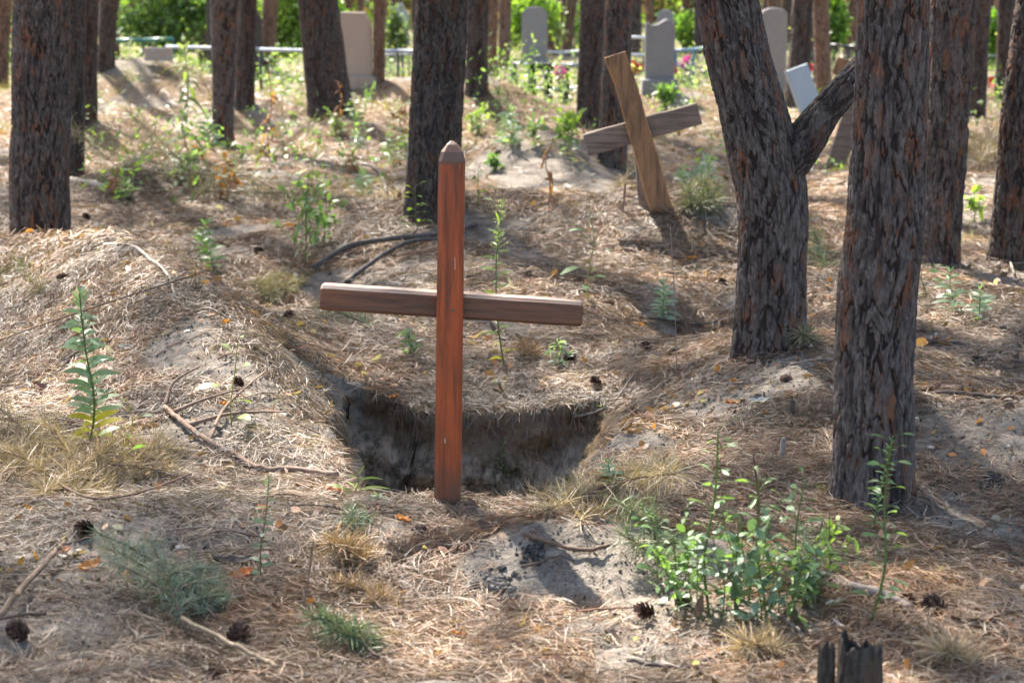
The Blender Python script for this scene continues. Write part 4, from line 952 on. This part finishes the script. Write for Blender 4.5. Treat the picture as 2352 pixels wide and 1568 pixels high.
for k_, (u0, v0, u1, v1) in enumerate([(1590, 1405, 1572, 1170), (1655, 1425, 1668, 1150), (1785, 1425, 1798, 1140), (1880, 1385, 1890, 1190), (1520, 1370, 1508, 1185), (1750, 1435, 1690, 1230), (1610, 1425, 1600, 1240), (1830, 1430, 1815, 1210)]):
    plant('thin spindly stem among the leafy stems of the right foreground clump', u0, v0, u1, v1, 'broad', (G1, G5, G2, G3)[k_ % 4], 15, .040, .017, 300+k_, sr=.0018, group=FG)
plant('thin blurred sprout in the left foreground near the stick end', 600, 1340, 618, 1095, 'lance', G2, 22, 0.037, 0.009, 52, sr=.0022, stemc=(.2, .14, .09))

r_w = np.random.default_rng(900)
for k in range(34):
    u = r_w.uniform(210, 1330) if k < 24 else r_w.uniform(1560, 2340); v = r_w.uniform(235, 470); h_ = r_w.uniform(35, 95)
    if 920 < u < 1075: u -= 140
    kind = ['lance', 'broad', 'bushy', 'lance'][k % 4]
    c = [G1, G2, G5, G3, BR, (.2, .28, .13)][k % 6]
    plant('thin weed growing among the dry needles between the far mounds', u, v, u+r_w.normal()*6, v-h_, kind, c, {'lance': 18, 'broad': 9, 'bushy': 40}[kind], .085, {'lance': .014, 'broad': .04, 'bushy': .04}[kind], 200+k, sr=.003, group='thin weeds among the far mounds', droop=.7 if c is BR else .35)

# ------------------------------------------------------------------ pine sprigs (green and dead) lying on the ground
def sprig(label, pts, col, n=220, nl=.06, nw=.0016, seed=1, cat='pine sprig', name='pine_sprig', lift=.02, spread=1., twigc=(.16, .11, .08), group=None, branches=2, rise=.0):
    r_ = np.random.default_rng(seed); W_ = [hit(u, v) for u, v in pts]; b = W_[0]
    P = smooth_path([p+np.array([0, 0, lift+rise*i/len(W_)]) for i, p in enumerate(W_)], 6)
    o = empty(name, b, label, cat, group); g = Geo(); f = Geo(); paths = [P]
    L_ = np.linalg.norm(P[-1]-P[0])
    for k in range(branches):
        i = int(len(P)*(.25+.5*k/max(1, branches))); d = norm(P[min(i+1, len(P)-1)]-P[i-1]); sd = np.array([-d[1], d[0], .35])*(1 if k % 2 else -1)
        e = P[i]+(d*.7+sd)*L_*.35; paths.append(smooth_path([P[i], (P[i]+e)/2+[0, 0, .01], e], 4))
    for p in paths:
        tube(g, p-b, np.linspace(.004, .002, len(p)), 5, twigc)
        m = n if p is P else n//2
        ii = r_.uniform(.15, 1, m)*(len(p)-1); i0 = np.minimum(ii.astype(int), len(p)-2); fr = (ii-i0)[:, None]
        Q = p[i0]*(1-fr)+p[i0+1]*fr; T = norm(p[i0+1]-p[i0]); D = norm(T*.55+r_.normal(size=(m, 3))*spread*.95+[0, 0, .2])
        L = nl*r_.uniform(.45, 1.15, m); C = np.array(col)[None]*r_.uniform(.45, 1.5, (m, 1)); dd_ = r_.uniform(size=(m, 1)) < .18; C = np.where(dd_, np.array([[.34, .26, .17]])*r_.uniform(.6, 1.2, (m, 1)), C); bend = np.zeros((m, 3)); bend[:, 2] = -.15*L
        ribbons(f, Q-b, D, norm(r_.normal(size=(m, 3))), L, np.full(m, nw), bend+r_.normal(size=(m, 3))*.004, C, 3, 'needle')
    g.build('twig', M['twig'], o); f.build('needles', M['needle'], o).name = 'needle_tuft'
    return o
GN = (.13, .185, .09); GB = (.15, .20, .13); ST = (.42, .31, .19); OR = (.38, .24, .13); OL = (.25, .225, .13)
DS = 'dead pine sprigs on the ground'; GSP = 'green pine sprigs on the ground'
sprig('large blurred green pine sprig in the left foreground', [(430, 1470), (390, 1400), (350, 1340)], (.21, .25, .17), 520, .060, .0013, 1, group=GSP, branches=6, rise=.14, spread=1.8)
sprig('green pine needles right of the large blurred green sprig', [(500, 1440), (440, 1400), (400, 1380)], GB, 260, .07, .002, 2, group=GSP, branches=3, rise=.05)
sprig('green pine sprig at the bottom edge left of the centre', [(870, 1530), (810, 1500), (750, 1480)], GN, 300, .06, .002, 3, group=GSP, branches=4, rise=.06)
sprig('pale green pine tuft in front of the post foot, left', [(760, 1235), (810, 1215), (850, 1205)], GB, 220, .05, .0016, 4, group=GSP)
sprig('grey green pine sprig at the left edge on the ridge', [(20, 590), (60, 640), (95, 690)], (.20, .21, .13), 340, .09, .0022, 5, group=GSP, branches=4, rise=.02)
sprig('green pine sprig in the needles behind the left arm of the red cross', [(870, 770), (835, 750), (800, 725)], GN, 320, .065, .0018, 6, group=GSP, branches=3)
sprig('dark green pine sprig between the forked pine and the nearest trunk', [(1900, 640), (1885, 600), (1870, 570)], GN, 380, .09, .0024, 7, group=GSP, branches=4, rise=.1)
sprig('olive pine sprig by the left side of the nearest trunk', [(1900, 800), (1850, 800), (1810, 790)], OL, 280, .07, .002, 8, group=GSP, branches=3, rise=.05)
sprig('grey green pine sprig below the foot of the leaning board cross', [(1560, 500), (1600, 480), (1650, 465)], (.2, .22, .13), 420, .11, .003, 9, group=GSP, branches=4, rise=.1)
sprig('green needles tuft at the left end of the right foreground clump', [(1530, 1380), (1510, 1320), (1490, 1270)], GN, 340, .07, .0016, 10, group=GSP, branches=4, rise=.14)
sprig('green needles tuft hanging over the right foreground clump', [(1870, 1400), (1850, 1330), (1840, 1280)], GN, 220, .06, .0016, 11, group=GSP, branches=3, rise=.1)
sprig('straw coloured dead pine branch beneath the tall weed at left', [(60, 1180), (170, 1120), (260, 1080)], ST, 700, .10, .0018, 12, group=DS, branches=5, rise=.08)
sprig('straw coloured dead branch at the left edge in the foreground', [(10, 1130), (60, 1060), (110, 1020)], ST, 520, .10, .0018, 13, group=DS, branches=4, rise=.08)
sprig('pale dead needle tuft right of the tall weed at left', [(300, 1090), (330, 1060), (370, 1030)], ST, 360, .08, .0017, 14, group=DS, branches=3, rise=.03)
sprig('dead pine branch with pale needles on the front right rim of the pit', [(1560, 1080), (1450, 1110), (1340, 1150), (1250, 1190)], (.52, .40, .24), 620, .10, .0017, 15, group=DS, branches=5, rise=-.0)
sprig('dead needle bunch right of the post foot', [(1480, 1180), (1400, 1200), (1330, 1215)], ST, 420, .09, .0017, 16, group=DS, branches=3)
sprig('orange dead sprig in the left centre foreground', [(850, 1330), (810, 1300), (770, 1270)], OR, 360, .08, .0018, 17, group=DS, branches=3, rise=.03)
sprig('rusty needle bunch in the centre foreground', [(880, 1420), (840, 1380), (800, 1370)], OR, 260, .07, .0018, 18, group=DS, branches=2)
sprig('tiny orange sprig at the dark hollow on the left', [(440, 650), (455, 640), (470, 628)], OR, 200, .06, .002, 19, group=DS, branches=1, rise=.03)
sprig('fan of brown needles right of the feathery weed', [(1180, 835), (1215, 820), (1240, 810)], (.34, .2, .11), 320, .08, .0018, 20, group=DS, branches=2)
sprig('dull dead branch left of the tall branching weed', [(440, 470), (500, 440), (560, 400)], OL, 600, .14, .003, 21, group=DS, branches=5, rise=.12)
sprig('dead branch tangle right of the narrow left trunk', [(250, 440), (300, 400), (360, 380)], OL, 500, .14, .003, 22, group=DS, branches=5, rise=.14)
sprig('straw tangle below the right arm of the leaning board cross', [(1400, 470), (1440, 420), (1470, 390)], ST, 300, .13, .003, 23, group=DS, branches=3, rise=.12)
sprig('pale dry needle carpet tuft left of the left arm of the red cross', [(560, 660), (620, 670), (680, 690)], (.36, .32, .18), 420, .10, .002, 24, group=DS, branches=4, rise=.02)
sprig('straw bush between the right hand trunks', [(2240, 400), (2265, 380), (2280, 350)], ST, 500, .2, .005, 25, group=DS, branches=5, rise=.3)
sprig('dead sprig at the lower right beside the stump', [(2250, 1560), (2200, 1540), (2150, 1520)], ST, 300, .08, .0018, 26, group=DS, branches=3, rise=.02)
sprig('dead needle bunch at the bottom, left of the stump', [(1800, 1530), (1750, 1520), (1700, 1510)], ST, 280, .08, .0018, 27, group=DS, branches=3, rise=.02)
sprig('brown sprig caught on the fork of the forked pine', [(1560, 860), (1520, 850), (1500, 840)], OR, 90, .05, .0018, 28, group=DS, branches=1)

# ------------------------------------------------------------------ fallen branches and sticks
def stick(label, pts, r0, r1, col, seed=1, lift=None, twigs=(), name='fallen_branch', group='fallen branches and sticks', arch=0., cat='branch', rough=.16):
    W_ = [hit(u, v) for u, v in pts]; b = W_[0]; n = len(W_)
    A = [p+np.array([0, 0, (lift if lift is not None else max(r0*.8, .015))+arch*math.sin(math.pi*i/(n-1))]) for i, p in enumerate(W_)]
    P = smooth_path(A, 7); r_ = np.random.default_rng(seed); P[1:-1] += r_.normal(size=(len(P)-2, 3))*.0016
    o = empty(name, b, label, cat, group); g = Geo(); tube(g, P-b, np.linspace(r0, r1, len(P)), 9, col, rough=rough, seed=seed); g.build('stem', M['twig'], o)
    for tw in twigs:
        Wt = [hit(u, v) for u, v in tw]; Wt = [p+np.array([0, 0, .02+.02*i]) for i, p in enumerate(Wt)]; g = Geo(); Pt = smooth_path(Wt, 5)
        tube(g, Pt-b, np.linspace(r1*.8, r1*.3, len(Pt)), 6, col, seed=seed+1, rough=rough); g.build('side_twig', M['twig'], o)
    return o
DK = (.11, .095, .085); PL = (.36, .30, .25); BRN = (.17, .11, .08); GRY = (.22, .19, .165)
stick('black forked branch arching behind the red cross', [(722, 622), (790, 585), (880, 568), (1000, 552), (1095, 522)], .018, .013, DK, 1, arch=.03, rough=.5, twigs=([(790, 585), (800, 568), (806, 550)], [(930, 562), (960, 540)]))
stick('second dark branch beneath the black forked branch', [(795, 655), (860, 612), (930, 572), (1005, 556)], .014, .011, DK, 2, arch=.02, rough=.5)
stick('pale curved root on the sunlit left ridge', [(240, 572), (300, 575), (350, 610), (385, 640), (402, 690)], .009, .005, PL, 3, lift=.02)
stick('long forked brown branch left of the pit', [(378, 948), (430, 990), (480, 1028), (540, 1060), (600, 1090), (680, 1092), (775, 1104)], .009, .010, (.25, .17, .125), 4, lift=.02,
      twigs=([(378, 948), (400, 905), (460, 880)], [(400, 960), (470, 945), (560, 930)], [(480, 1028), (520, 960), (610, 890)], [(430, 990), (520, 980), (600, 985), (660, 1000)]))
stick('hooked grey root standing in the weeds left of the centre trunk', [(830, 388), (868, 400), (890, 455)], .016, .009, GRY, 5, lift=.04)
stick('thin straight twig slanting above the left hollow', [(572, 418), (625, 450), (680, 482)], .007, .005, BRN, 6, lift=.06)
stick('thin grey branch leaning on the right rim of the pit', [(1318, 978), (1370, 960), (1420, 925), (1455, 870)], .006, .003, GRY, 7, lift=.02)
stick('thin crooked twig between the right arm and the forked pine', [(1240, 590), (1310, 620), (1380, 680), (1430, 720)], .005, .004, BRN, 8)
stick('dark crooked twigs at the hollow left of the forked pine', [(1470, 735), (1540, 745), (1600, 752), (1660, 745)], .007, .004, (.09, .075, .07), 9, twigs=([(1600, 752), (1630, 730), (1650, 708)],))
stick('pale log lying under the tall leaning weed', [(1885, 1335), (1960, 1360), (2040, 1385), (2090, 1412)], .014, .012, GRY, 10, name='fallen_log')
stick('grey brown stick lying in front of the right rim, upper', [(1205, 1242), (1290, 1270), (1350, 1280), (1410, 1262)], .007, .005, BRN, 11)
stick('sloping stick on the dead branch at the right rim', [(1370, 1135), (1440, 1120), (1500, 1100), (1532, 1080)], .008, .006, (.32, .18, .10), 12, lift=.05)
stick('dark stick right of the nearest trunk, upper', [(2115, 792), (2190, 798), (2270, 812)], .010, .008, (.07, .06, .055), 13)
stick('thick dark branch end at the right edge', [(2295, 760), (2330, 768), (2370, 785)], .016, .014, (.06, .05, .045), 14)
stick('dark stick right of the nearest trunk, lower', [(2150, 912), (2230, 915), (2330, 925)], .009, .006, (.09, .07, .06), 15)
stick('brown branch rising at the lower left edge', [(-10, 1475), (50, 1400), (120, 1320), (150, 1285)], .009, .006, (.24, .165, .11), 16, lift=.05)
stick('blurred brown stick at the bottom left', [(420, 1458), (500, 1500), (580, 1540), (640, 1572)], .006, .005, (.26, .2, .13), 17, lift=.04)
stick('long dark twig from the left edge to the tall weed', [(0, 1060), (90, 1100), (200, 1165), (330, 1150), (440, 1110)], .005, .003, BRN, 18, lift=.03)
stick('curled twig in the right foreground below the clump', [(1680, 1390), (1760, 1410), (1820, 1450), (1850, 1480)], .005, .003, GRY, 19)
stick('dark bent twig in the shade at the bottom right of centre', [(1440, 1530), (1560, 1545), (1650, 1520), (1700, 1470)], .005, .003, (.09, .075, .07), 20)
stick('grey broken root end at the foot of the edge trunk', [(2290, 620), (2310, 590), (2330, 640)], .01, .006, GRY, 21, lift=.02)
stick('pale fallen branch on the bright ground behind the forked pine', [(1590, 460), (1640, 470), (1700, 474)], .010, .006, (.4, .27, .19), 22)
stick('white stick on the bright ground between the right trunks', [(1865, 510), (1900, 511), (1935, 511)], .012, .010, (.55, .52, .48), 23)
stick('pale fallen log on the mound right of the narrow left trunk', [(165, 422), (230, 438), (300, 458)], .030, .020, (.30, .26, .22), 24, name='fallen_log')
stick('grey twig curving in the dark left hollow', [(415, 640), (450, 632), (500, 645), (520, 668)], .004, .003, GRY, 25)
stick('dark twig leaning over the left hollow', [(620, 520), (655, 545), (690, 620), (700, 640)], .005, .003, BRN, 26, lift=.03)
def upstick(label, u, v, ut, vt, r0, col, seed=1, Yo=0.):
    b = hit(u, v); t = aty(ut, vt, b[1]+Yo); o = empty('standing_stick', b, label, 'stick', 'sticks standing in the ground')
    P = smooth_path([b-[0, 0, .03], b*.5+t*.5+[.004, 0, 0], t], 5); g = Geo(); tube(g, P-b, np.linspace(r0, r0*.6, len(P)), 8, col, rough=.5, seed=seed); g.build('stem', M['twig'], o)
upstick('short dark stub on the slope left of the nearest trunk', 1812, 965, 1820, 918, .012, (.11, .08, .06))
upstick('pale upright splinter left of the foot of the nearest trunk', 1788, 1065, 1800, 1005, .011, (.33, .29, .25))
upstick('thin dark stick standing in the right foreground clump', 1742, 1195, 1730, 1040, .004, (.16, .08, .06))
upstick('thin grey stalk rising right of the pit from the slope', 1555, 860, 1540, 520, .0022, (.3, .24, .2))
upstick('thin brown stalk in the left foreground near the orange sprig', 690, 1410, 720, 1240, .003, (.2, .14, .1))
upstick('reddish stick leaning beside the leaning board cross', 1352, 320, 1315, 262, .012, (.3, .15, .1))
upstick('dry stalk behind the leaning board cross foot', 1428, 490, 1436, 420, .008, (.28, .15, .1))

# ------------------------------------------------------------------ cones
def cone_mesh():
    g = Geo(); r_ = np.random.default_rng(2); n = 42; k = np.arange(n); t = k/n; a = k*2.4; rr = .006+.016*np.sin(np.pi*np.clip(t*.85+.1, 0, 1))
    P = np.stack([np.cos(a)*.003, np.sin(a)*.003, t*.042], 1); D = norm(np.stack([np.cos(a), np.sin(a), .25+t*.9], 1))
    C = np.array([[.12, .07, .05]])*r_.uniform(.5, 1.9, (n, 1))
    ribbons(g, P, D, np.tile([0, 0, 1.], (n, 1)), rr+.009, np.full(n, .009), np.tile([0, 0, .004], (n, 1)), C, 3, 'bark')
    ribbons(g, P-np.array([0, 0, .0018]), D, np.tile([0, 0, 1.], (n, 1)), rr+.006, np.full(n, .010), np.tile([0, 0, .001], (n, 1)), C*.6, 3, 'bark')
    tube(g, [(0, 0, -.002), (0, 0, .04)], .005, 6, (.05, .03, .02)); return g
cb = cone_mesh().build('pine_cone', M['cone'])
first = True; r_ = np.random.default_rng(12)
for lab, u, v, s in [('left ridge just above the green sprig', 132, 650, 1.1), ('slope left of the left arm of the red cross, upper of two', 652, 738, 1.2), ('slope left of the left arm of the red cross, lower of two', 628, 768, 1.1), ('needles in front of the post, at the dead sprig', 966, 1235, 1.3),
     ('near the bottom edge left of centre', 532, 1488, 1.25), ('left foreground behind the large green sprig', 212, 1228, 1.2), ('lower right, above the stump', 2168, 1418, 1.3), ('right foreground beside the pale log', 2100, 1388, 1.1), ('bottom left edge', 60, 1480, 1.2), ('bottom edge under the first cone from the left', 465, 1562, 1.2),
     ('far rim slope behind the pit, centre right', 1222, 634, 1.2), ('slope below the pale whorled weed', 1380, 890, 1.1), ('needles above the pit right of the fan of brown needles', 1298, 838, 1.2), ('dark cone at the hollow right of the right arm', 1400, 858, 1.2), ('under the dark twigs left of the forked pine', 1490, 808, 1.1), ('slope near the foot of the forked pine', 1560, 818, 1.1),
     ('left hollow near the narrow green weed', 602, 580, 1.2), ('beside the broad left trunk, upper right of its foot', 205, 505, 1.2), ('sand mound at the back of the centre', 1150, 355, 1.3), ('between the forked pine and the nearest trunk', 1652, 650, 1.2), ('foot of the nearest trunk on the left', 1800, 880, 1.2), ('right foreground by the sprigs, low in the clump', 1560, 1402, 1.0),
     ('left end of the clump near the bottom', 1500, 1420, 1.1), ('needle slope left of the pit near the pale root', 560, 895, 1.0), ('front of the ridge near the stick end', 690, 745, 1.1), ('right edge slope under the dark stick', 2240, 830, 1.1)]:
    o = cb if first else cb.copy()
    if not first: SC.collection.objects.link(o)
    first = False
    p = hit(u, v); o.location = p+[0, 0, .016]; s *= .74; o.scale = (s, s, s); o.rotation_euler = (r_.uniform(.9, 2.2), r_.uniform(0, .5), r_.uniform(0, 6))
    lab = lab if lab.startswith('dark cone') else 'open pine cone lying '+('on the ' if lab.split()[0] in ('left', 'slope', 'needles', 'sand', 'needle', 'far', 'right', 'foot', 'front', 'bottom') else '')+lab
    tag(o, ' '.join(lab.split()[:16]), 'pine cone', 'pine cones on the ground')

# ------------------------------------------------------------------ larger curled leaves and bark pieces
def curl(label, u, v, L, Wd, col, seed, cat='leaf', name='fallen_leaf', group='curled leaves and bark pieces'):
    p = hit(u, v)+np.array([0, 0, .012]); r_ = np.random.default_rng(seed); g = Geo(); a = r_.uniform(-.5, .5); nu, nv = 9, 7
    t = np.linspace(0, 1, nu)[:, None]; s_ = np.linspace(-1, 1, nv)[None]; wd = Wd/2*np.sin(np.pi*np.clip(t*.86+.09, 0, 1))**.7*(1+.15*np.sin(t*19+seed))
    x = (t-.5)*L+0*s_; y = s_*wd; z = .55*np.abs(s_)**1.6*wd+.12*L*(2*t-1)**2+.003*np.sin(t*14+s_*4+seed)
    th = .0012
    V = np.stack([x*math.cos(a)-y*math.sin(a), x*math.sin(a)+y*math.cos(a), z], -1); V2 = V-np.array([0, 0, th])
    i = np.arange(nu-1)[:, None]*nv; j = np.arange(nv-1)[None]; F = np.stack([i+j, i+j+1, i+nv+j+1, i+nv+j], -1)
    C = np.array(col)[None]*r_.uniform(.85, 1.15, (nu*nv, 1)); g.add(V, F, C); g.add(V2, F[..., ::-1], C*.9)
    o = g.build(name, M['dry']); o.location = p; o.rotation_euler = (r_.normal()*.3, r_.normal()*.25, r_.uniform(-.4, .4)); return tag(o, label, cat, group)
for k, (lab, u, v, L, Wd, c, cat) in enumerate([
 ('bright orange leaf on the front edge of the pit, left', 770, 1138, .075, .03, (.62, .24, .05), 'leaf'), ('orange leaf at the foot of the post, left', 925, 1205, .05, .03, (.62, .26, .06), 'leaf'),
 ('orange leaf in the left foreground beside the dark bark piece', 558, 1335, .06, .035, (.62, .2, .05), 'leaf'), ('dark curled bark piece in the left foreground', 535, 1302, .11, .03, (.12, .085, .075), 'bark'),
 ('orange leaf standing in the left foreground sprig', 208, 1310, .06, .03, (.6, .27, .07), 'leaf'), ('pale bark slab at the left under the tall weed', 105, 905, .11, .045, (.24, .14, .11), 'bark'),
 ('whitish bark slab left of the tall weed', 100, 885, .08, .03, (.5, .42, .37), 'bark'), ('white bark chip on the sunlit ridge', 292, 805, .06, .022, (.58, .56, .56), 'bark'),
 ('orange leaf on the needle bank above the pit', 905, 922, .045, .026, (.5, .22, .08), 'leaf'), ('yellow brown leaf pair above the pit, right of the post', 1258, 878, .05, .035, (.5, .3, .1), 'leaf'),
 ('pale grey leaf above the pit right of the post', 1140, 885, .05, .03, (.45, .4, .4), 'leaf'), ('orange leaf on the slope below the forked pine', 1590, 602, .06, .05, (.65, .32, .07), 'leaf'),
 ('white bark piece on the slope left of the nearest trunk', 1742, 930, .085, .03, (.6, .55, .52), 'bark'), ('white bark piece left of the nearest trunk foot', 1765, 1060, .08, .028, (.62, .56, .54), 'bark'),
 ('orange brown leaf on the slope right of the pit', 1680, 935, .05, .03, (.4, .18, .07), 'leaf'), ('pinkish leaf in the shaded right foreground', 2138, 1272, .04, .03, (.5, .28, .2), 'leaf'),
 ('pink brown bark slab in the lower right', 2270, 1360, .08, .035, (.36, .2, .16), 'bark'), ('long grey brown bark slab in the lower right corner', 2240, 1440, .12, .04, (.2, .14, .12), 'bark'),
 ('white leaf in the sunlit needles by the clump', 1920, 1400, .05, .035, (.7, .64, .56), 'leaf'), ('orange leaf near the pale log', 1935, 1325, .05, .03, (.6, .3, .1), 'leaf'),
 ('pale orange leaf at the bottom left of centre', 480, 1385, .05, .03, (.5, .32, .2), 'leaf'), ('brown bark slab right of the nearest trunk', 2130, 905, .09, .03, (.2, .11, .08), 'bark'),
 ('dark bark flakes on the right slope', 2210, 905, .07, .03, (.14, .08, .065), 'bark'), ('orange leaf at the bottom centre', 1055, 1470, .04, .025, (.6, .26, .06), 'leaf'),
 ('orange leaf at the bottom left of the stump', 1700, 1500, .05, .03, (.6, .3, .12), 'leaf'), ('tan leaf on the slope near the crooked twig', 1460, 950, .05, .03, (.42, .28, .2), 'leaf'),
 ('rounded tan leaf left of the nearest trunk', 1815, 915, .05, .035, (.5, .3, .18), 'leaf'), ('tiny orange leaf on the left slope by the brown branch', 515, 935, .035, .022, (.6, .26, .06), 'leaf'),
 ('dull purple brown leaf pair on the front bank of the pit', 700, 1125, .06, .03, (.2, .11, .09), 'bark'), ('orange leaf in the foreground left of the tall sprig base', 150, 1275, .06, .025, (.5, .22, .1), 'leaf')]):
    curl(lab, u, v, L, Wd, c, k+1, cat, 'fallen_leaf' if cat == 'leaf' else 'bark_piece')

# ------------------------------------------------------------------ stump
def stump():
    b = hit(1962, 1590); b = b+np.array([0, -.06, -.0]); b[2] = float(H(b[0], b[1])); m = mpp(b[1], .1); r_ = np.random.default_rng(4)
    o = empty('tree_stump', b, 'charred broken stump with jagged rim at the bottom right', 'stump')
    def shell(name, cx, rad, ztop, seed, jag, inner=.6):
        n = 96; a = np.linspace(0, 2*np.pi, n, endpoint=False); nz = 26
        rim = ztop+jag*(fbm(np.cos(a)*1.6+seed, np.sin(a)*1.6, seed, 5)-.5)*2+.012*(vn(a*9, a*0, seed)-.5); V = []; bh = []
        for k in range(nz):
            t = k/(nz-1); z = -.08+(rim+.08)*t; rr = rad*(1.12-.16*t)*(1+.10*(fbm(np.cos(a)*4+z*4, np.sin(a)*4+seed, seed+1, 4)-.5)*2)
            ridge = .16*(fbm(np.cos(a)*5, np.sin(a)*5+z*9, seed+2, 4)-.5); rr = rr*(1+ridge); V.append(np.stack([cx+np.cos(a)*rr, np.sin(a)*rr, z], 1)); bh.append(.5+3*ridge)
        for k in range(10):
            t = (k+1)/10; rr = rad*(.95*(1-t)+.02); z = rim-(.05*min(1, t*2.2))+.012*(fbm(np.cos(a)*5*(1-t), np.sin(a)*5*(1-t)+t*3, 9, 3)-.5)
            if k >= 3: z = z*(1-t*.4)+(ztop-.06)*t*.4
            V.append(np.stack([cx+np.cos(a)*rr, np.sin(a)*rr, z], 1)); bh.append(np.full(n, .15))
        V = np.concatenate(V); mm = len(V)//n; i = np.arange(mm-1)[:, None]*n; j = np.arange(n)[None]; j2 = (j+1) % n
        g = Geo(); g.add(V, np.stack([i+j, i+j2, i+n+j2, i+n+j], -1), (.2, .2, .2))
        return g.build(name, M['char'], o, attrs={'bh': np.clip(np.concatenate(bh), 0, 1), 'bid': np.full(len(V), .4)})
    M['char'] = mat_bark('charred_wood', (.12, .10, .08), (.05, .042, .034), (.09, .06, .035), (.012, .010, .008))
    zt = aty(1960, 1448, b[1])[2]-b[2]
    zt -= .028; shell('trunk_remnant', 0, 50*m, zt, 5, .04); shell('splinter', -78*m, 20*m, zt*.96, 8, .05)
stump()
# dark burnt patches / burrow holes of dug soil on bare sand
def clods(label, u, v, rx, h, seed, col=(.06, .05, .045)):
    p = hit(u, v); r_ = np.random.default_rng(seed); n = 40; g = Geo()
    a = np.linspace(0, 2*np.pi, 28, endpoint=False)
    for k in range(n):
        q = r_.normal(size=2)*rx*.45; c = np.array([q[0], q[1], h*math.exp(-(q@q)/(rx*rx))*.6+float(H(p[0]+q[0], p[1]+q[1]))-p[2]]); s = r_.uniform(.15, .45)*rx*.5
        na, nb = 8, 5; th = np.linspace(.05, np.pi-.05, nb)[:, None]; ph = np.linspace(0, 2*np.pi, na, endpoint=False)[None]
        rr = s*(1+.35*r_.normal(size=(nb, na)).clip(-1, 1)); V = np.stack([np.sin(th)*np.cos(ph)*rr, np.sin(th)*np.sin(ph)*rr, np.cos(th)*rr*.7], -1)+c
        i = np.arange(nb-1)[:, None]*na; j = np.arange(na)[None]; g.add(V, np.stack([i+j, i+na+j, i+na+(j+1) % na, i+(j+1) % na], -1), np.array(col)*r_.uniform(.6, 1.6))
    o = g.build('soil_clods', M['twig'], smooth=False); o.location = p; tag(o, label, 'soil', kind='stuff')
clods('dark clods of soil on the sand right of the nearest trunk', 2275, 1105, .055, .015, 1)
clods('black burnt clods on the grey bare patch in the centre foreground', 1225, 1275, .045, .015, 2, (.05, .045, .042))
clods('dark clods at the front of the grey bare patch', 1140, 1350, .07, .008, 3, (.13, .115, .10))
